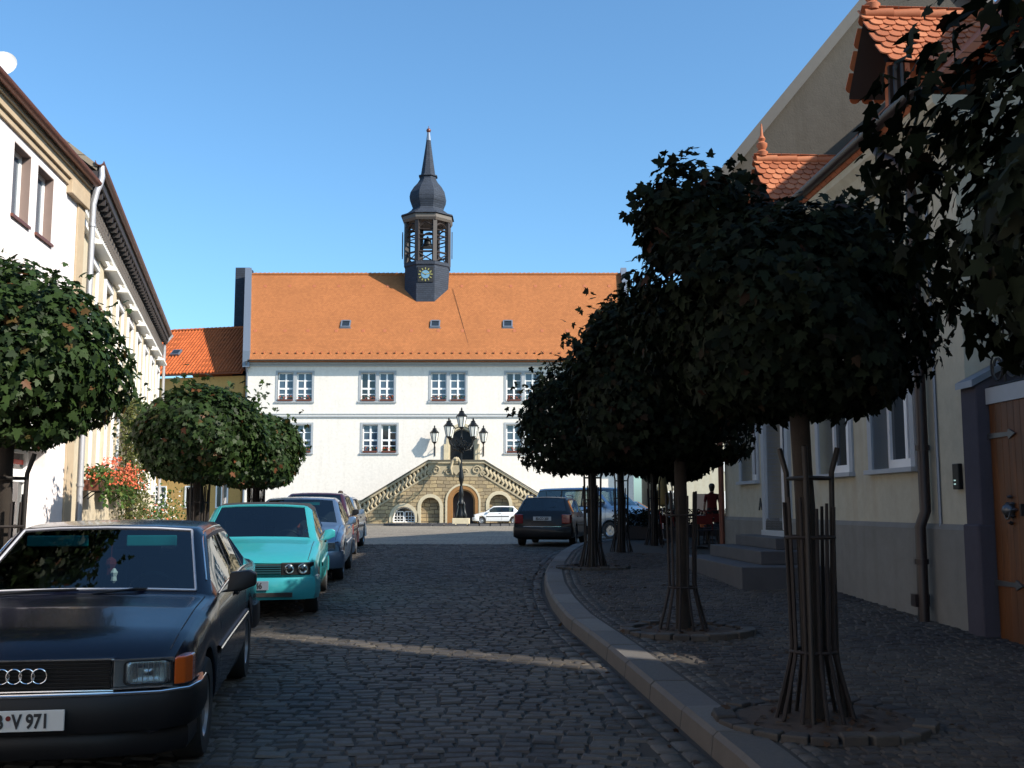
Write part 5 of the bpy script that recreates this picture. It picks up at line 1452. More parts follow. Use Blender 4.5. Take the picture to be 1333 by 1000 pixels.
def make_car(name, label, loc, yaw, p, cat='car'):
    L, W, H = p['L'], p['W'], p['H']; r = p.get('r', .305); Ra = r + .055
    t = thing(name, label, cat, (loc[0], loc[1], gz(loc[1]) if len(loc) < 3 else loc[2]), yaw)
    if len(loc) < 3:   # follow the slope of the street
        bx, by = -math.sin(yaw) * L, math.cos(yaw) * L
        t.rotation_euler = Matrix(((1, 0, 0), (0, 1, 0), (0, 0, 1))).to_euler()
        sl = math.atan2(gz(loc[1] + by) - gz(loc[1]), L)
        t.rotation_mode = 'XYZ'; t.rotation_euler = (sl, 0, yaw)
    K = car_keys(L, W, H, p['zn'], p['yc'], p['zc'], p['yh'], p['yr'], p['yb'], p['zd'], p.get('tumble', .73), p.get('nose', .13), p.get('zb', .2), p.get('rbow', .08))
    wheels = p['wheels']
    ys = set(k['y'] for k in K)
    for yc in wheels:
        for q in (-1, -.96, -.85, -.68, -.45, -.2, 0, .2, .45, .68, .85, .96, 1): ys.add(yc + q * Ra)
        ys.add(yc - Ra - .012); ys.add(yc + Ra + .012)
    for a, b in p['side']: ys.add(a); ys.add(b)
    ws = (p['yc'] + .05, p['yh'] - .035); rw = (p['yr'] + .04, p['yb'] - .05)
    for a in ws + rw: ys.add(a)
    y = K[0]['y']
    for i in range(int((K[-1]['y'] - y) / .22)): ys.add(y + i * .22 + .001)
    ys = sorted(ys); yy = [ys[0]]
    for q in ys[1:]:
        if q - yy[-1] > .006: yy.append(q)
    ys = [q for q in yy if K[0]['y'] - 1e-6 <= q <= K[-1]['y'] + 1e-6]
    def key_at(y):
        for a, b in zip(K[:-1], K[1:]):
            if a['y'] - 1e-9 <= y <= b['y'] + 1e-9:
                q = (y - a['y']) / (b['y'] - a['y'])
                return {k: lerp(a[k], b[k], q) for k in a} | {'y': y}
        return dict(K[-1])
    rings = [ring_of(key_at(y), wheels, Ra, r) for y in ys]
    soft = p.get('soft')
    groups = {'body': MB(), 'windscreen': MB(), 'rear_window': MB()}
    sidewin = {}
    def put(g, a, b, c, d, mi=0):
        g.add([a, b, c, d], [(0, 1, 2, 3)], mi)
    for i in range(len(ys) - 1):
        ym = (ys[i] + ys[i + 1]) / 2
        for j in range(13):
            kind = 'body'; mi = 0
            if j in (11, 12) and ws[0] < ym < ws[1]: kind = 'windscreen'
            elif j in (11, 12) and rw[0] < ym < rw[1]: kind = 'rear_window'
            elif j == 7:
                for si, (a, b) in enumerate(p['side']):
                    if a < ym < b: kind = ('s', si)
            if kind == 'body':
                if j in (0,): mi = 1
                if j == 6 and p['yc'] + .1 < ym < p['yb'] - .1: mi = 1
                if j in (7, 8) and p['side'][0][0] < ym < p['side'][-1][1]: mi = 1
                if soft and ym > p['yh'] and ym < p['yb'] and j >= 7: mi = 2
                if p.get('roofmi') and j >= 9 and p['yh'] < ym < p['yr']: mi = 0
            for s in (1, -1):
                q = [rings[i][j], rings[i][j + 1], rings[i + 1][j + 1], rings[i + 1][j]]
                q = [(x * s, y, z) for x, y, z in q]
                if s < 0: q = q[::-1]
                if kind in groups: put(groups[kind], *q, mi)
                else: put(sidewin.setdefault((kind[1], s), MB()), *q)
    # end caps
    for idx, flip in ((0, False), (len(ys) - 1, True)):
        R_ = rings[idx]; loop = R_ + [(-x, y, z) for x, y, z in R_[::-1][1:-1]]
        n = len(loop); f = tuple(range(n)); groups['body'].add(loop, [f if flip else f[::-1]], 0)
    pm = p['paint']
    softm = M['darkcloth']
    def weld(mb, nm, mats, sm=38):
        o = mb.build(nm, mats, t)
        bm = bmesh.new(); bm.from_mesh(o.data); bmesh.ops.remove_doubles(bm, verts=bm.verts, dist=.0008); bmesh.ops.dissolve_degenerate(bm, dist=.0005, edges=bm.edges); bmesh.ops.recalc_face_normals(bm, faces=bm.faces); bm.to_mesh(o.data); bm.free()
        o.data.polygons.foreach_set('use_smooth', [True] * len(o.data.polygons)); o.data.set_sharp_from_angle(angle=R(sm))
        return o
    body = weld(groups['body'], 'body', [pm, M['blackplastic'], softm])
    weld(groups['windscreen'], 'windscreen', M['carglass']); weld(groups['rear_window'], 'rear_window', M['carglass'])
    for k_, mb in sidewin.items(): weld(mb, 'side_window', M['carglass'])
    # surface helper
    def surf(y, j, off=.003, s=1):
        k = key_at(y); rg = ring_of(k, [], 0, 0); x, yy_, z = rg[j] if isinstance(j, int) else tuple(lerp(rg[int(j)][q], rg[int(j) + 1][q], j - int(j)) for q in range(3))
        return (s * (x + off), yy_, z)
    # door seams, handles
    sm = MB()
    for s in (1, -1):
        for yd in p['seams']:
            pa = [surf(yd, j, .0005, s) for j in (2.4, 3, 3.5, 4, 4.5, 5, 5.6)]
            for a, b in zip(pa[:-1], pa[1:]):
                sm.add([a, b, (b[0], b[1] + .009, b[2]), (a[0], a[1] + .009, a[2])], [(0, 1, 2, 3)])
                sm.v[-4:] = [(x + s * .0025, y_, z) for x, y_, z in sm.v[-4:]]
        pa = [surf(yq, 2.2, .003, s) for yq in np.linspace(wheels[0] + Ra + .05, wheels[1] - Ra - .05, 8)]
    # bonnet shut lines
    for s in (1, -1):
        pts = []
        for yq in np.linspace(K[1]['y'] + .02, p['yc'] - .06, 8):
            pts.append(surf(yq, 9.6, 0, s))
        sm.tube([(x, y_, z + .001) for x, y_, z in pts], .0045, 4)
    sm.build('panel_seam', M['ink'], body)
    for s in (1, -1):
        for yd in p['handles']:
            h = MB(); c = surf(yd, 4.75, .012, s); h.box(c[0] - .012, c[0] + .014, c[1] - .09, c[1] + .09, c[2] - .015, c[2] + .015); h.build('door_handle', M['blackplastic'] if not p.get('bodyhandles') else pm, t, bevel=.005)
        # mirror
        ym = p['yc'] + p.get('mir', .22); c = surf(ym, 6, .0, s); mr = MB()
        mw = p.get('mirw', .2)
        mr.prism([(c[0] + s * .0, c[2] + .0), (c[0] + s * .05, c[2] + .02), (c[0] + s * .07, c[2] + .14), (c[0] + s * mw * .8, c[2] + .155), (c[0] + s * mw, c[2] + .13), (c[0] + s * mw, c[2] + .05), (c[0] + s * mw * .6, c[2] + .01)], c[1] - .02, c[1] + .09, 'y')
        mo = mr.build('mirror', p.get('mirmat', pm), t, bevel=.02, smooth=50)
    # side rubbing strip
    for s in (1, -1):
        m = MB()
        for a, b in ((wheels[0] + Ra + .03, wheels[1] - Ra - .03),):
            y_ = np.linspace(a, b, 10)
            for u, w in zip(y_[:-1], y_[1:]):
                p0, p1 = surf(u, 3.75, .0, s), surf(w, 3.75, 0, s)
                m.add([(p0[0], p0[1], p0[2] - .03), (p1[0], p1[1], p1[2] - .03), (p1[0] + s * .018, p1[1], p1[2] - .022), (p1[0] + s * .018, p1[1], p1[2] + .022), (p1[0], p1[1], p1[2] + .03), (p0[0] + s * .018, p0[1], p0[2] - .022), (p0[0] + s * .018, p0[1], p0[2] + .022), (p0[0], p0[1], p0[2] + .03)],
                      [(0, 1, 2, 5), (5, 2, 3, 6), (6, 3, 4, 7)])
        m.build('side_moulding', p.get('strip', M['blackplastic']), t)
    # underbody + wheels
    ub = MB(); ub.box(-W * .58, W * .58, wheels[0] - .5, wheels[1] + .5, .22, .55); ub.box(-W * .8, W * .8, p['yc'] + .2, wheels[1] - Ra, .24, .45)
    ub.build('underbody', M['dark'], t)
    for yw in wheels:
        for s in (1, -1):
            xo = W * .985
            w = MB(); w.lathe([(r * .62, -.09), (r * .93, -.095), (r, -.07), (r, .06), (r * .94, .092), (r * .64, .088), (r * .60, .05), (r * .6, -.08)], 28, M=Matrix.Translation((s * (xo - .095), yw, r)) @ Matrix.Rotation(s * PI / 2, 4, 'Y'))
            wo = w.build('wheel', M['rubber'], t, smooth=50)
            q = MB(); MM = Matrix.Translation((s * (xo - .095), yw, r)) @ Matrix.Rotation(s * PI / 2, 4, 'Y')
            q.lathe([(.0, .05), (.04, .065), (.06, .05), (r * .3, .045)], 20, M=MM)
            q.lathe([(r * .52, .05), (r * .61, .08), (r * .63, .07), (r * .6, .02), (r * .5, .0)], 24, M=MM)
            for k in range(p.get('spokes', 5)):
                a = 2 * PI * k / p.get('spokes', 5); q.prism([(r * .12, -.035), (r * .56, -.05), (r * .56, .05), (r * .12, .035)], .035, .062, 'z', M=MM @ Matrix.Rotation(a, 4, 'Z'))
            q.build('rim', p.get('rim', M['alloy']), wo, smooth=40)
            q = MB(); q.lathe([(0, -.02), (r * .6, -.02), (r * .6, .0), (0, .0)], 20, M=MM); q.build('brake_disc', M['dark'], wo)
    # interior
    it = MB(); it.box(-W * .82, W * .82, p['yc'] - .05, p['yb'] - .1, .40, .52)
    it.box(-W * .80, W * .80, p['yc'] + .02, p['yc'] + .36, .52, p['zc'] - .05)
    nr = [p['yh'] + .35] + ([p['yh'] + 1.2] if p['yr'] - p['yh'] > 1.0 else [])
    for yq in nr:
        for s in (1, -1):
            cx = s * W * .42
            it.prism([(yq - .5, .5), (yq + .02, .5), (yq + .25, 1.12), (yq + .12, 1.14), (yq - .08, .66), (yq - .5, .68)], cx - .24, cx + .24, 'x')
            it.box(cx - .12, cx + .12, yq + .15, yq + .25, min(1.12, H - .34), min(1.32, H - .14))
    itp = it.build('interior', M['seat'], t, bevel=.03)
    sw = MB(); sw.tube([(W * .42 * p.get('wheelside', 1) + .18 * math.cos(a), p['yc'] + .42 - .06 * math.sin(a), p['zc'] - .07 + .17 * math.sin(a)) for a in np.linspace(0, 2 * PI, 20, endpoint=False)], .014, 6, closed=True); sw.build('steering_wheel', M['blackplastic'], t, smooth=60)
    rm = MB(); rm.box(-.12, .12, p['yh'] - .06, p['yh'] - .03, H - .17, H - .10); rm.tube([(0, p['yh'] - .04, H - .1), (0, p['yh'] - .02, H - .05)], .01, 5); rm.build('rear_view_mirror', M['blackplastic'], t, bevel=.008)
    return t, surf, key_at

def licence(t, y, z, text, flip=False, w=.52, m=None, nm='licence_plate'):
    pb = MB(); s = -1 if not flip else 1
    pb.box(-w / 2, w / 2, y + s * .012, y, z - .056, z + .056) if not flip else pb.box(-w / 2, w / 2, y, y + .012, z - .056, z + .056)
    pl = pb.build(nm, m or M['plate'], t, bevel=.003)
    rot = (PI / 2, 0, 0) if not flip else (PI / 2, 0, PI)
    text_obj('plate_lettering', text, .105, M['ink'], pl, (.0, y + s * .0145, z - .036), rot, .001, sx=.76)
    return pl

def bars(path, z0, z1, nm, m, t, thick=.1, bulge=.02, smooth=40):
    b = MB(); wrapbar(b, path, z0, z1, thick, 0, bulge); return b.build(nm, m, t, smooth=smooth, fixn=True)

# ---- dark saloon in the foreground
P_AUDI = dict(L=4.79, W=.907, H=1.42, zn=.755, yc=1.45, zc=.975, yh=2.2, yr=3.45, yb=4.2, zd=.99, tumble=.735, wheels=(.93, 3.62), side=[(1.66, 2.60), (2.66, 3.36), (3.42, 3.86)], seams=[1.5, 2.62, 3.55], handles=[2.5, 3.4], paint=paint('paint_darkblue', (.002, .003, .009), 0, .22, .01, .3), spokes=8, nose=.14, mirmat=M['blackplastic'], mirw=.25, strip=M['blackplastic'], mir=.27, r=.31)
a, surf, key = make_car('parked_car', 'dark blue four ring saloon parked in the left foreground with amber indicator', (-2.70, 5.95), .15, P_AUDI)
W = .907
bars([(W + .005, .62), (W + .01, .35), (W * .97, .17), (W * .82, .06), (W * .45, .01), (0, .0)], .36, .565, 'front_bumper', M['blackplastic'], a)
bars([(W + .012, .60), (W + .018, .35), (W * .975, .165), (W * .82, .053), (W * .45, .003), (0, -.007)], .557, .575, 'bumper_trim', M['chrome'], a, .03, .004)
bars([(W * .96, .5), (W * .95, .25), (W * .8, .14), (W * .45, .08), (0, .07)], .21, .355, 'spoiler', M['blackplastic'], a)
g = MB(); yF = .085
for x0, x1, ya in ((-.47, .47, .06),):
    g.box(x0, x1, yF - .012, yF + .08, .59, .745)
gr = g.build('grille', M['dark'], a)
g = MB()
for k in range(7): g.box(-.465, .465, yF - .03, yF - .013, .60 + k * .021, .606 + k * .021)
g.build('grille_slats', M['blackplastic'], gr)
g = MB(); g.box(-.49, .49, yF - .034, yF + .05, .747, .756); g.box(-.49, .49, yF - .034, yF + .05, .578, .587); g.build('grille_trim', M['chrome'], a)
g = MB()
for k in range(4):
    cx = -.099 + k * .066
    g.tube([(cx + .040 * math.cos(u), yF - .04 - (.004 if k % 2 else 0), .668 + .040 * math.sin(u)) for u in np.linspace(0, 2 * PI, 28, endpoint=False)], .0048, 6, closed=True)
g.build('ring_badge', M['chrome'], gr, smooth=60)
housem = plain('lamp_housing', (.20, .215, .23), .35, .3, var=.2)
reflm = plain('reflector', (.55, .60, .66), .22, .95, var=.3, scale=18, bmp=.3)
for s in (-1, 1):
    # lamp unit: housing, domed fluted lamp with dark rim, clear lens in front
    ca, sa_ = math.cos(.204), math.sin(.204)
    def LP_(u, z, o, s=s): return (s * (.485 + u * ca + o * sa_), .072 + u * sa_ - o * ca, z)
    g = MB(); q = [(.485, .072), (.80, .137), (.80, .22), (.485, .22)]
    g.prism([(s * x, y) for x, y in q], .592, .742, 'z'); hl = g.build('headlight', housem, a, bevel=.004)
    def rrect(k, o):
        pts = []
        for (cx, cz, a0) in ((.276, .708, 0), (.085, .708, 90), (.085, .626, 180), (.276, .626, 270)):
            for q_ in range(5):
                aa = R(a0 + q_ * 22.5); pu = cx + .026 * math.cos(aa); pz = cz + .022 * math.sin(aa)
                pts.append(LP_(.185 + (pu - .185) * k, .667 + (pz - .667) * k, o))
        return pts
    g = MB(); v = []; ks = [(1, .001), (.97, .007), (.8, .009), (.55, .004), (.3, -.0), (.12, .004), (.02, .008)]
    for k_, o_ in ks: v += rrect(k_, o_)
    f = [(i * 20 + j, i * 20 + (j + 1) % 20, (i + 1) * 20 + (j + 1) % 20, (i + 1) * 20 + j) for i in range(len(ks) - 1) for j in range(20)]
    g.add(v, f); g.build('lamp_bowl', reflm, hl, smooth=60)
    g = MB(); g.tube(rrect(1.02, .006), .005, 5, closed=True); g.build('lamp_rim', M['blackplastic'], hl, smooth=60)
    g = MB()
    for k_ in range(9): u_ = .068 + k_ * .029; g.tube([LP_(u_, .615, .009), LP_(u_, .72, .009)], .0015, 4)
    g.build('lamp_flute', M['zinc'], hl)
    g = MB(); g.prism([(s * .480, .046), (s * .80, .112), (s * .80, .118), (s * .480, .052)], .588, .746, 'z'); g.build('lens', M['clearglass'], hl)
    g = MB()
    for (x0, x1, y0, y1, z0, z1) in ((.478, .80, 0, 0, .742, .750), (.478, .80, 0, 0, .584, .592)):
        g.prism([(s * x0, .045), (s * x1, .111), (s * x1, .13), (s * x0, .065)], z0, z1, 'z')
    g.build('lamp_bezel', M['chrome'], hl)
    g = MB(); g.prism([(s * .806, .112), (s * .862, .150), (s * .892, .22), (s * .897, .30), (s * .85, .30), (s * .806, .24)], .592, .745, 'z'); g.build('indicator', M['amber'], a, bevel=.01)
    g = MB()
    for u, w in zip(np.linspace(1.35, 3.25, 9)[:-1], np.linspace(1.35, 3.25, 9)[1:]):
        p0, p1 = surf(u, 3.75, .018, s), surf(w, 3.75, .018, s)
        g.add([(p0[0], p0[1], p0[2] - .008), (p1[0], p1[1], p1[2] - .008), (p1[0] + s * .006, p1[1], p1[2]), (p1[0], p1[1], p1[2] + .008), (p0[0] + s * .006, p0[1], p0[2]), (p0[0], p0[1], p0[2] + .008)], [(0, 1, 2, 4), (4, 2, 3, 5)])
    g.build('chrome_strip', M['chrome'], a)
    g = MB(); g.tube([surf(q, 7.0, .004, s) for q in np.linspace(1.62, 3.9, 12)], .007, 5); g.tube([surf(q, 9.5, .004, s) for q in np.linspace(1.62, 4.0, 16)], .006, 5); g.build('window_trim', M['chrome'], a, smooth=60)
# windscreen rubber / chrome surround
g = MB(); pts = []
for s in (-1, 1):
    seg = [surf(q, 11, 0, s) for q in np.linspace(1.49, 2.18, 10)]
    g.tube([(x, y - .005, z + .004) for x, y, z in seg], .009, 5)
for q in (1.49, 2.18):
    seg = [surf(q, j, 0, s) for s, j in [(-1, 11), (-1, 11.5), (-1, 12), (-1, 12.5), (1, 13), (1, 12.5), (1, 12), (1, 11.5), (1, 11)]]
    g.tube([(x, y - .004, z + .004) for x, y, z in seg], .008, 5)
g.build('windscreen_trim', M['zinc'], a, smooth=60)
g = MB(); g.tube([(.08, 1.30, .985), (.35, 1.36, 1.01), (.62, 1.46, .995)], .008, 5); g.tube([(-.62, 1.33, .975), (-.3, 1.34, 1.005), (.0, 1.36, 1.01)], .008, 5); g.build('wiper', M['blackplastic'], a)
for (x0, x1) in ((-.56, -.13), (.14, .50)):
    g = MB(); g.box(x0, x1, 2.08, 2.10, 1.255, 1.335, 0, Matrix.Translation((0, -.05, 0)) ); g.build('sun_visor', M['sunband'], a, bevel=.008)
g = MB(); g.tube([(.02, 2.12, 1.26), (.02, 2.11, 1.14)], .003, 4); g.lathe([(.005, -.10), (.03, -.08), (.026, -.03), (.04, 0), (.035, .03), (.01, .05)], 8, (.02, 2.11, 1.12)); g.build('hanging_charm', M['redcloth'], a)
g = MB(); g.lathe([(.004, -.06), (.022, -.04), (.018, -.01), (.028, .02), (.008, .05)], 8, (.05, 2.08, 1.04)); g.build('hanging_toy', M['whitepaint'], a)
licence(a, -.03, .445, 'WB  V 971')
g = MB()
for zz, mm in ((.462, 0), (.428, 1)): g.add([( -.028 + .014 * math.cos(u), -.0445, zz + .014 * math.sin(u)) for u in np.linspace(0, 2 * PI, 14, endpoint=False)], [tuple(range(14))], mm)
g.build('plate_seal', [M['redcloth'], M['zinc']], a)
g = MB(); g.box(.30, .42, 2.55, 2.56, 1.20, 1.235); g.build('headrest_label', M['whitepaint'], a)
bars([(W + .005, 4.2), (W + .01, 4.5), (W * .93, 4.74), (W * .5, 4.79), (0, 4.80)], .36, .57, 'rear_bumper', M['blackplastic'], a)
g = MB(); g.tube([surf(1.25, 5.5, 0, -1), tuple(Vector(surf(1.25, 5.5, 0, -1)) + Vector((0, .1, .0)))], .01, 5)

# ---- turquoise convertible
P_GOLF = dict(L=4.02, W=.848, H=1.40, zn=.70, yc=1.12, zc=.935, yh=1.82, yr=2.9, yb=3.4, zd=.95, tumble=.76, wheels=(.82, 3.29), side=[(1.36, 2.35), (2.41, 2.98)], seams=[1.18, 2.42], handles=[2.3], paint=paint('paint_turquoise', (.03, .29, .32), .25, .35, .08), spokes=7, soft=True, strip=None, mirw=.21)
P_GOLF['strip'] = P_GOLF['paint']
g_, surf, key = make_car('parked_car', 'turquoise convertible with closed black soft top and round twin headlights', (-3.28, 13.35), .13, P_GOLF)
W = .848
golfdark = plain('grille_teal', (.008, .05, .065), .4)
bars([(W + .005, .5), (W + .01, .3), (W * .95, .13), (W * .75, .03), (W * .4, -.01), (0, -.02)], .25, .52, 'front_bumper', P_GOLF['paint'], g_, .12)
gm = MB(); gm.box(-.40, .40, .04, .12, .56, .68); gr = gm.build('grille', M['dark'], g_)
gm = MB()
for k in range(4): gm.box(-.40, .40, .02, .039, .572 + k * .028, .585 + k * .028)
gm.build('grille_slats', golfdark, gr)
gm = MB(); gm.tube([(.05 * math.cos(u), .015, .625 + .05 * math.sin(u)) for u in np.linspace(0, 2 * PI, 20, endpoint=False)], .006, 5, closed=True)
gm.tube([(-.035, .015, .655), (-.015, .015, .585), (0, .015, .64), (.015, .015, .585), (.035, .015, .655)], .005, 4); gm.build('round_badge', M['chrome'], gr)
for s in (-1, 1):
    gm = MB(); gm.prism([(s * .40, .035), (s * .75, .11), (s * .80, .2), (s * .40, .2)], .545, .70, 'z'); hl = gm.build('headlight', M['blackplastic'], g_, bevel=.01)
    for cx, rr_ in ((.665, .062), (.50, .058)):
        yy_ = .045 + (cx - .4) * .2
        gm = MB(); gm.lathe([(rr_, 0), (rr_ * 1.05, .02), (rr_ * .96, .022), (rr_ * .5, .004), (.0, .0)], 20, M=Matrix.Translation((s * cx, yy_, .622)) @ Matrix.Rotation(s * .2, 4, 'Z') @ Matrix.Rotation(PI / 2, 4, 'X')); gm.build('round_lamp', M['chrome'], hl, smooth=60)
        gm = MB(); gm.lathe([(rr_ * .95, 0.01), (rr_ * .6, .024), (.0, .03)], 20, M=Matrix.Translation((s * cx, yy_ - .002, .622)) @ Matrix.Rotation(s * .2, 4, 'Z') @ Matrix.Rotation(PI / 2, 4, 'X')); gm.build('lens', M['clearglass'], hl, smooth=60)
gm = MB(); gm.box(-.55, .55, -.045, -.01, .29, .34); gm.build('air_intake', M['dark'], g_)
licence(g_, -.05, .43, 'WB  KL 46', m=M['lead'])
gm = MB()
for s in (-1, 1): gm.tube([(x, y - .006, z + .004) for x, y, z in [surf(q, 11, 0, s) for q in np.linspace(1.16, 1.8, 8)]], .009, 6)
gm.tube([(x, y - .004, z + .006) for x, y, z in [surf(1.80, j, 0, s) for s, j in [(-1, 11), (-1, 12), (1, 13), (1, 12), (1, 11)]]], .014, 6)
gm.build('windscreen_frame', P_GOLF['paint'], g_, smooth=60)
gm = MB(); gm.lathe([(.005, -.09), (.05, -.06), (.035, 0), (.05, .04), (.005, .09)], 10, (.52, 1.55, 1.03)); gm.build('dashboard_toy', M['amber'], g_)
gm = MB(); gm.lathe([(0, 0), (.032, 0), (.032, .003), (0, .003)], 14, M=Matrix.Translation((.63, 1.40, 1.03)) @ Matrix.Rotation(R(60), 4, 'X')); gm.build('sticker', M['whitepaint'], g_)
bars([(W, 3.6), (W * .97, 3.9), (W * .6, 4.02), (0, 4.03)], .3, .52, 'rear_bumper', P_GOLF['paint'], g_, .12)

def front_kit(t, p, surf, zl=.60, zh=.70, lampx=(.42, .74), bump=(.25, .53), gx=.36, plate=None, gy=.03):
    W, pm = p['W'], p['paint']
    bars([(W + .005, .5), (W + .01, .3), (W * .95, .14), (W * .75, .04), (W * .4, .0), (0, -.01)], bump[0], bump[1], 'front_bumper', pm, t, .12)
    m = MB(); m.box(-gx, gx, gy, gy + .1, zl - .01, zh - .01); m.build('grille', M['dark'], t)
    for s in (-1, 1):
        m = MB(); m.prism([(s * lampx[0], gy + .01), (s * lampx[1], gy + .09), (s * (lampx[1] + .05), gy + .18), (s * lampx[0], gy + .16)], zl, zh, 'z'); hl = m.build('headlight', reflm, t, bevel=.01)
        m = MB(); m.prism([(s * (lampx[0] - .01), gy - .004), (s * lampx[1], gy + .077), (s * (lampx[1] + .065), gy + .18), (s * (lampx[1] + .058), gy + .18), (s * (lampx[1] - .004), gy + .084), (s * (lampx[0] - .01), gy + .003)], zl - .005, zh + .005, 'z'); m.build('lens', M['clearglass'], hl)
    if plate: licence(t, -.035, bump[0] + .14, plate)
def rear_kit(t, p, surf, zl=(.62, .84), lx=(.60, .84), bump=(.28, .55), plate=None, pz=.75, ym=None):
    W, L, pm = p['W'], p['L'], p['paint']
    bars([(W + .005, L - .45), (W + .01, L - .2), (W * .95, L - .03), (W * .6, L + .03), (0, L + .05)], bump[0], bump[1], 'rear_bumper', pm, t, .12)
    for s in (-1, 1):
        m = MB(); y = L - .02
        m.prism([(s * lx[0], y + .045), (s * (lx[1] - .04), y + .03), (s * (lx[1]), y - .06), (s * (lx[1] + .005), y - .16), (s * lx[0], y - .1)], zl[0], zl[1], 'z'); m.build('tail_light', M['redlight'], t, bevel=.015)
    if plate: licence(t, L + .035 if ym is None else ym, pz, plate, flip=True)

# ---- silver saloon behind the convertible
silver = paint('paint_silver', (.15, .22, .32), .75, .35, .08)
P_A4 = dict(L=4.48, W=.867, H=1.415, zn=.68, yc=1.22, zc=.955, yh=2.0, yr=3.1, yb=3.8, zd=1.0, wheels=(.88, 3.50), side=[(1.45, 2.45), (2.51, 3.18), (3.24, 3.55)], seams=[1.3, 2.48, 3.3], handles=[2.35, 3.15], paint=silver, strip=silver, bodyhandles=True, spokes=5)
t, surf, key = make_car('parked_car', 'silver saloon parked behind the turquoise convertible', (-3.68, 17.7), .10, P_A4)
front_kit(t, P_A4, surf, .565, .68, plate='WB  A 218'); rear_kit(t, P_A4, surf)
g = MB(); g.box(-.42, .34, 1.80, 1.82, 1.27, 1.32); g.build('sun_visor', M['sunband'], t)
P_RED = dict(L=4.15, W=.85, H=1.50, zn=.76, yc=1.0, zc=1.0, yh=1.75, yr=3.45, yb=3.95, zd=.98, wheels=(.82, 3.30), side=[(1.25, 2.2), (2.26, 3.0), (3.06, 3.5)], seams=[1.1, 2.24, 3.1], handles=[2.1, 2.9], paint=paint('paint_maroon', (.05, .008, .011), .3, .35, .1), mirmat=M['blackplastic'])
t, surf, key = make_car('parked_car', 'dark red hatchback partly hidden behind the silver saloon', (-4.38, 22.9), .08, P_RED)
front_kit(t, P_RED, surf, .62, .76); rear_kit(t, P_RED, surf)
P_WH = dict(L=4.1, W=.85, H=1.44, zn=.74, yc=1.0, zc=.96, yh=1.75, yr=3.35, yb=3.9, zd=.96, wheels=(.82, 3.25), side=[(1.25, 2.2), (2.26, 3.0)], seams=[1.1, 2.24], handles=[2.1], paint=paint('paint_white', (.72, .73, .74), 0, .3, .05))
t, surf, key = make_car('parked_car', 'white car at the far end of the left parking row', (-5.0, 28.0), .05, P_WH)
front_kit(t, P_WH, surf, .6, .73); rear_kit(t, P_WH, surf)
# ---- black estate on the right, seen from behind
P_PAS = dict(L=4.67, W=.87, H=1.44, zn=.70, yc=1.28, zc=.96, yh=2.0, yr=4.0, yb=4.52, zd=.98, wheels=(.90, 3.60), side=[(1.5, 2.5), (2.56, 3.3), (3.36, 4.05)], seams=[1.35, 2.52, 3.4], handles=[2.4, 3.2], paint=paint('paint_black', (.004, .004, .005), 0, .45, .02, .2), rim=M['alloy'], strip=None)
P_PAS['strip'] = P_PAS['paint']
t, surf, key = make_car('parked_car', 'black estate car with roof rails seen from behind on the right side of the road', (1.66, 35.25), PI - .17, P_PAS)
front_kit(t, P_PAS, surf, .58, .70); rear_kit(t, P_PAS, surf, (.66, .92), (.56, .84), (.27, .56), 'BS-CO 200', .80)
g = MB(); g.box(-.55, .55, 4.69, 4.715, .565, .585); g.build('chrome_strip', M['chrome'], t)
g = MB()
for s in (-1, 1):
    g.tube([(s * .60, 2.1, 1.40), (s * .60, 2.2, 1.47), (s * .59, 3.0, 1.485), (s * .58, 3.8, 1.46), (s * .58, 3.95, 1.38)], .016, 6)
g.build('roof_rail', M['zinc'], t, smooth=50)
g = MB(); g.tube([(0, 3.7, 1.42), (0, 3.85, 1.62)], .006, 5); g.build('aerial', M['blackplastic'], t)
g = MB(); g.tube([(-.05, 4.5, 1.0), (-.2, 4.42, 1.12), (-.35, 4.4, 1.14)], .008, 5); g.build('wiper', M['blackplastic'], t)
# ---- silver people carrier and light blue car further back
P_VAN = dict(L=4.75, W=.93, H=1.86, zn=.92, yc=.95, zc=1.16, yh=1.75, yr=4.35, yb=4.62, zd=1.15, tumble=.80, wheels=(.92, 3.80), side=[(1.2, 2.2), (2.27, 3.2), (3.27, 4.4)], seams=[1.1, 2.24, 3.3], handles=[2.1, 3.2], paint=paint('paint_silverblue', (.35, .42, .50), .7, .35, .08), r=.32)
P_VAN['strip'] = P_VAN['paint']
t, surf, key = make_car('parked_van', 'silver people carrier parked behind the black estate car', (4.7, 37.3), .806, P_VAN, 'van')
front_kit(t, P_VAN, surf, .72, .88, bump=(.28, .6)); rear_kit(t, P_VAN, surf, (.8, 1.1))
P_BL = dict(L=4.2, W=.85, H=1.42, zn=.72, yc=1.15, zc=.95, yh=1.9, yr=3.2, yb=3.85, zd=.97, wheels=(.82, 3.35), side=[(1.4, 2.3), (2.36, 3.1)], seams=[1.2, 2.33], handles=[2.2], paint=paint('paint_lightblue', (.24, .38, .55), .6, .35, .08))
t, surf, key = make_car('parked_car', 'light blue car beyond the people carrier under the dark trees', (6.7, 43.2), 1.12, P_BL)
front_kit(t, P_BL, surf, .6, .72); rear_kit(t, P_BL, surf)
# ---- small white hatchback in front of the staircase
P_PG = dict(L=3.7, W=.79, H=1.36, zn=.68, yc=.98, zc=.90, yh=1.65, yr=3.0, yb=3.45, zd=.92, wheels=(.70, 3.10), side=[(1.2, 2.15), (2.22, 3.05)], seams=[1.05, 2.18], handles=[2.05], paint=P_WH['paint'], r=.28)
t, surf, key = make_car('parked_car', 'small white hatchback standing side-on in front of the sandstone staircase', (-2.95, 79.5, .272), -PI / 2, P_PG)
front_kit(t, P_PG, surf, .56, .67); rear_kit(t, P_PG, surf)

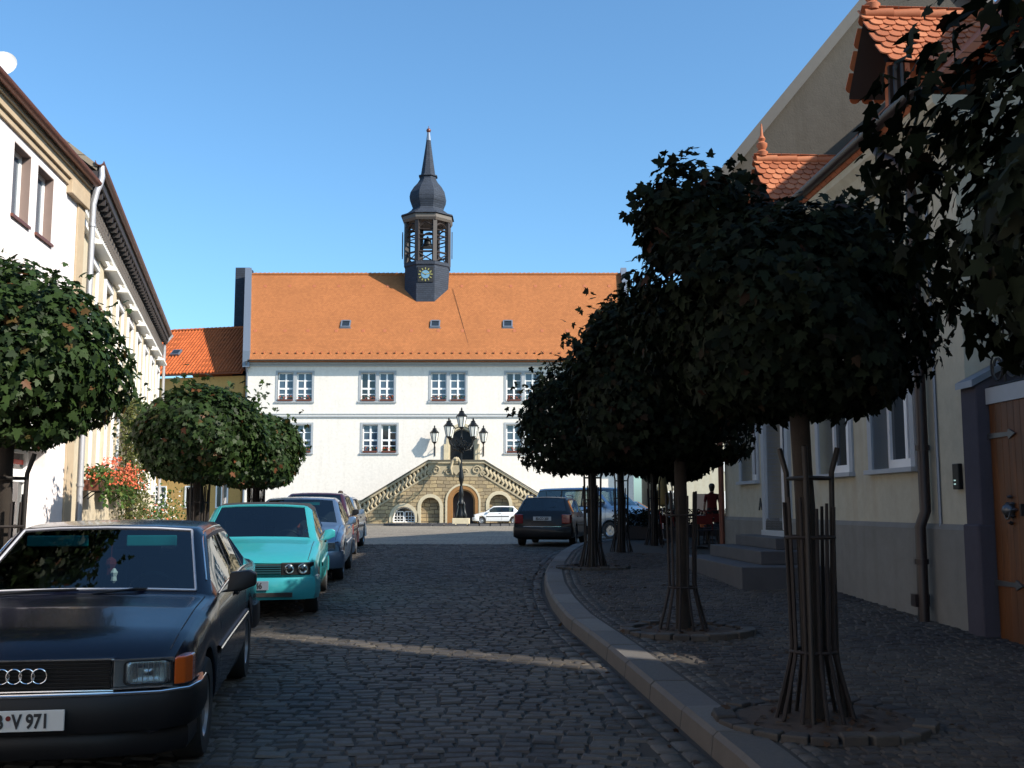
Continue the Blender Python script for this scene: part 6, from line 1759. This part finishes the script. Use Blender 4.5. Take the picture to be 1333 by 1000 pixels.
# ------------------------------------------------------------------ people
def skin_fig(name, joints, edges, mats, parent, root=0, sub=2):
    me = bpy.data.meshes.new('fig'); me.from_pydata([j[0] for j in joints], edges, [])
    o = bpy.data.objects.new('fig', me); C.objects.link(o)
    md = o.modifiers.new('s', 'SKIN'); sv = me.skin_vertices[0].data
    for i, j in enumerate(joints):
        r = j[1]; sv[i].radius = r if isinstance(r, tuple) else (r, r); sv[i].use_root = (i == root)
    s2 = o.modifiers.new('u', 'SUBSURF'); s2.levels = sub; s2.render_levels = sub
    dg = bpy.context.evaluated_depsgraph_get(); dg.update()
    m2 = bpy.data.meshes.new_from_object(o.evaluated_get(dg)); bpy.data.objects.remove(o)
    m2.name = name; m2.materials.clear()
    for m in mats: m2.materials.append(m)
    m2.polygons.foreach_set('use_smooth', [True] * len(m2.polygons))
    return m2
def person(label, loc, rz, top, bottom, stride=.12, arm=0.0, h=1.72, hair='hair'):
    t = thing('person', label, 'person', loc, rz)
    k = h / 1.72
    J = [((0, 0, .95), (.15, .11)), ((0, 0, 1.12), (.15, .11)), ((0, 0, 1.32), (.18, .12)), ((0, 0, 1.43), (.09, .075)), ((0, .01, 1.50), (.062, .065)), ((0, -.005, 1.57), (.07, .085)), ((0, -.01, 1.65), (.075, .092)), ((0, 0, 1.70), (.05, .06)),
         ((.09, 0, .88), (.095, .1)), ((.10, -stride, .5), .062), ((.10, -stride * .6, .30), .055), ((.10, -stride * .5, .09), .038), ((.11, -stride * .5 - .16, .04), (.042, .03)),
         ((-.09, 0, .88), (.095, .1)), ((-.10, stride * .2, .5), .062), ((-.10, stride * .9, .30), .055), ((-.10, stride * 1.2, .09), .038), ((-.11, stride * 1.2 - .15, .04), (.042, .03)),
         ((.19, 0, 1.38), .06), ((.24, .02, 1.12), .045), ((.25, -.08, .9), .034), ((.25, -.10, .82), (.022, .036)), ((.25, -.12, .76), (.018, .034)),
         ((-.19, 0, 1.38), .06), ((-.24, .03, 1.12), .045), ((-.25, -.04, .9), .034), ((-.25, -.06, .82), (.022, .036)), ((-.25, -.07, .76), (.018, .034))]
    E_ = [(0, 1), (1, 2), (2, 3), (3, 4), (4, 5), (5, 6), (6, 7), (0, 8), (8, 9), (9, 10), (10, 11), (11, 12), (0, 13), (13, 14), (14, 15), (15, 16), (16, 17), (2, 18), (18, 19), (19, 20), (20, 21), (21, 22), (2, 23), (23, 24), (24, 25), (25, 26), (26, 27)]
    for side, w in ((1, 22), (-1, 27)):
        base = J[w][0]
        for q, (dy, ln) in enumerate(((-.028, .065), (-.01, .075), (.008, .07), (.026, .055))):
            J.append(((base[0], base[1] + dy, base[2] - .03), .0085)); J.append(((base[0] - side * .008, base[1] + dy - .004, base[2] - .03 - ln * .6), .008)); J.append(((base[0] - side * .02, base[1] + dy - .01, base[2] - .03 - ln), .007))
            n = len(J); E_ += [(w, n - 3), (n - 3, n - 2), (n - 2, n - 1)]
        J.append(((base[0] - side * .01, base[1] - .045, base[2] + .02), .010)); J.append(((base[0] - side * .02, base[1] - .065, base[2] - .02), .0085)); n = len(J); E_ += [(w - 1, n - 2), (n - 2, n - 1)]
    J = [((p[0] * k, p[1] * k, p[2] * k), r) for p, r in J]
    me = skin_fig('body', J, E_, [M['skin'], M[top], M[bottom], M['rubber']], t)
    mi = []
    for p in me.polygons:
        c = p.center
        if c.z < .075 * k: mi.append(3)
        elif c.z < .97 * k and abs(c.x) < .215 * k: mi.append(2)
        elif c.z < 1.47 * k and (abs(c.x) < .20 * k or c.z > 1.16 * k): mi.append(1)
        else: mi.append(0)
    me.polygons.foreach_set('material_index', mi)
    # facial features: nose, brow and ears pushed out of the head surface
    for v in me.vertices:
        x, y, z = v.co / k
        if z > 1.5 and y < -.06:
            d = math.exp(-((x / .014) ** 2 + ((z - 1.595) / .022) ** 2)); v.co.y -= .028 * d
            for s in (-1, 1):
                d = math.exp(-(((x - s * .03) / .014) ** 2 + ((z - 1.625) / .010) ** 2)); v.co.y += .008 * d
        if 1.58 < z < 1.64 and abs(x) > .065: v.co.x *= 1.12
    o = bpy.data.objects.new('body', me); C.objects.link(o); o.parent = t
    m = MB(); m.lathe([(.05, -.09), (.075, -.05), (.088, .02), (.1, .06), (.094, .12), (.06, .165), (.0, .175)], 16, (0, .02, 1.58 * k)); hr = m.build('hair', M[hair], t, smooth=60)
    return t
person('person in a red top walking away under the trees near the cream house corner', (6.45, 34.4, gz(34.4) + WK), PI, 'redcloth', 'darkcloth', .14)
person('person standing beyond the parked cars, only the head showing above them', (-6.35, 39.5, gz(39.5)), PI, 'darkcloth', 'darkcloth', .05)
bg = thing('shopping_bag', 'orange bag hanging from the hand of the person in red', 'bag', (6.45 - .25, 34.4 + .10, gz(34.4) + WK), 0)
m = MB(); m.prism([(-.13, .34), (.13, .34), (.16, .62), (-.15, .62)], -.05, .05, 'y'); m.build('sack', M['orangebag'], bg, bevel=.03, smooth=60)
m = MB(); m.tube([(-.1, 0, .62), (-.03, 0, .72), (0, 0, .74), (.03, 0, .72), (.1, 0, .62)], .006, 5); m.build('strap', M['orangebag'], bg)

# ------------------------------------------------------------------ pavement cafe under the far trees
cg = 'cafe chairs under the far right trees'
def chair():
    t = thing('cafe_chair', 'x', 'chair', (0, 0, 0), 0, cg)
    m = MB(); m.box(-.21, .21, -.21, .21, .43, .46); m.build('seat', M['darkcloth'], t, bevel=.012)
    m = MB(); m.tube([(-.19, .2, .46), (-.19, .26, .88), (0, .29, .92), (.19, .26, .88), (.19, .2, .46)], .014, 6); m.box(-.18, .18, .235, .255, .6, .8); m.build('backrest', M['redcloth'], t)
    for x in (-.18, .18):
        for y in (-.18, .18):
            m = MB(); m.tube([(x, y, .44), (x * 1.12, y * 1.12, 0)], .012, 6); m.build('leg', M['iron'], t)
    return t
def table():
    t = thing('cafe_table', 'x', 'table', (0, 0, 0), 0, 'cafe tables under the far right trees')
    m = MB(); m.lathe([(0, .70), (.38, .70), (.4, .715), (.4, .735), (.38, .745), (0, .745)], 24); m.build('table_top', M['belfrywood'], t, smooth=40)
    m = MB(); m.tube([(0, 0, .02), (0, 0, .7)], .03, 8); m.lathe([(0, 0), (.24, 0), (.22, .03), (.03, .06)], 16); m.build('pedestal', M['iron'], t, smooth=50)
    return t
spots = [(4.6, 26.4, 'nearest the closed parasol'), (5.3, 29.0, 'behind the closed parasol'), (5.9, 32.2, 'closest to the person in red')]
ch0, tb0 = chair(), table(); first = True
for i, (x, y, where) in enumerate(spots):
    tb = tb0 if first else copy_tree(tb0)
    tb.location = (x, y, gz(y) + WK); tb['label'] = 'small round cafe table ' + where
    for q in range(3):
        a = .5 + q * 2.1
        c = ch0 if first else copy_tree(ch0); first = False
        c.location = (x + .68 * math.cos(a), y + .68 * math.sin(a), gz(y) + WK); c.rotation_euler = (0, 0, a - PI / 2)
        c['label'] = 'dark red cafe chair ' + ('right of', 'left of', 'in front of')[q] + ' the table ' + where
pa = thing('parasol', 'closed beige parasol under the far right trees', 'parasol', (4.28, 30.3, gz(30.3) + WK))
m = MB(); m.lathe([(.03, 1.0), (.16, 1.05), (.19, 1.2), (.13, 1.6), (.08, 1.95), (.03, 2.15), (.0, 2.2)], 10); m.build('canopy', M['beigecloth'], pa, smooth=40)
m = MB(); m.tube([(0, 0, .05), (0, 0, 2.25)], .022, 8); m.build('pole', M['zinc'], pa)
m = MB(); m.lathe([(0, 0), (.25, 0), (.25, .06), (.05, .1)], 16); m.build('base', M['step_stone'], pa)
rngq = np.random.default_rng(77)
for i, (x, y, lab) in enumerate(((4.6, 33.6, 'planter hedge in the tree shade left of the person in red'), (5.5, 35.6, 'planter hedge behind the person in red'), (7.0, 37.4, 'planter hedge farthest right under the trees'), (3.7, 33.0, 'planter hedge nearest the black estate car'))):
    t = thing('planter', lab, 'planter', (x, y, gz(y) + WK), -.1)
    m = MB(); m.box(-.55, .55, -.18, .18, 0, .42); m.build('trough', M['belfrywood'], t, bevel=.015)
    n = 700; P = np.stack([rngq.uniform(-.58, .58, n), rngq.uniform(-.24, .24, n), rngq.uniform(.4, .95, n)], 1)
    leaves('foliage', P, rngq.normal(size=(n, 3)) + np.array([0, -.3, .5]), .1, M['leaf_shaded'], t, rngq, False)

# ------------------------------------------------------------------ light, sky, camera
AZ, EL = R(29), R(36)
sv = Vector((math.cos(AZ) * math.cos(EL), -math.sin(AZ) * math.cos(EL), math.sin(EL)))
sl = bpy.data.lights.new('sun', 'SUN'); sl.energy = 4.9; sl.angle = R(.53); sl.color = (1, .91, .78)
so = bpy.data.objects.new('sun', sl); C.objects.link(so); so.rotation_euler = sv.to_track_quat('Z', 'Y').to_euler()
w = bpy.data.worlds.new('World'); bpy.context.scene.world = w; w.use_nodes = True
nt = w.node_tree; nt.nodes.clear()
sky = nt.nodes.new('ShaderNodeTexSky'); sky.sky_type = 'NISHITA'; sky.sun_disc = False; sky.sun_elevation = EL
sky.sun_rotation = math.atan2(sv.x, sv.y)   # measured from +Y towards +X
sky.air_density = 1.0; sky.dust_density = 1.3; sky.ozone_density = 2.0
bgd = nt.nodes.new('ShaderNodeBackground'); bgd.inputs['Strength'].default_value = .106
out = nt.nodes.new('ShaderNodeOutputWorld')
tint = nt.nodes.new('ShaderNodeMix'); tint.data_type = 'RGBA'; tint.blend_type = 'MULTIPLY'; tint.inputs[0].default_value = 1; tint.inputs[7].default_value = (.80, 1.18, 1.36, 1)
nt.links.new(sky.outputs[0], tint.inputs[6]); nt.links.new(tint.outputs[2], bgd.inputs[0]); nt.links.new(bgd.outputs[0], out.inputs[0])
cam = bpy.data.cameras.new('camera'); cam.sensor_width = 36; cam.lens = 36 * 1380 / 1333; cam.clip_start = .1; cam.clip_end = 3000
co = bpy.data.objects.new('camera', cam); C.objects.link(co); co.location = (0, 0, 1.55)
co.rotation_euler = (PI / 2 + math.atan(160 / 1380), 0, 0)
sc_ = bpy.context.scene; sc_.camera = co
sc_.view_settings.view_transform = 'Standard'; sc_.view_settings.look = 'None'; sc_.view_settings.exposure = .7; sc_.view_settings.gamma = 1
sc_.cycles.max_bounces = 8; sc_.cycles.transparent_max_bounces = 16; sc_.cycles.use_denoising = True; sc_.cycles.sample_clamp_indirect = 6
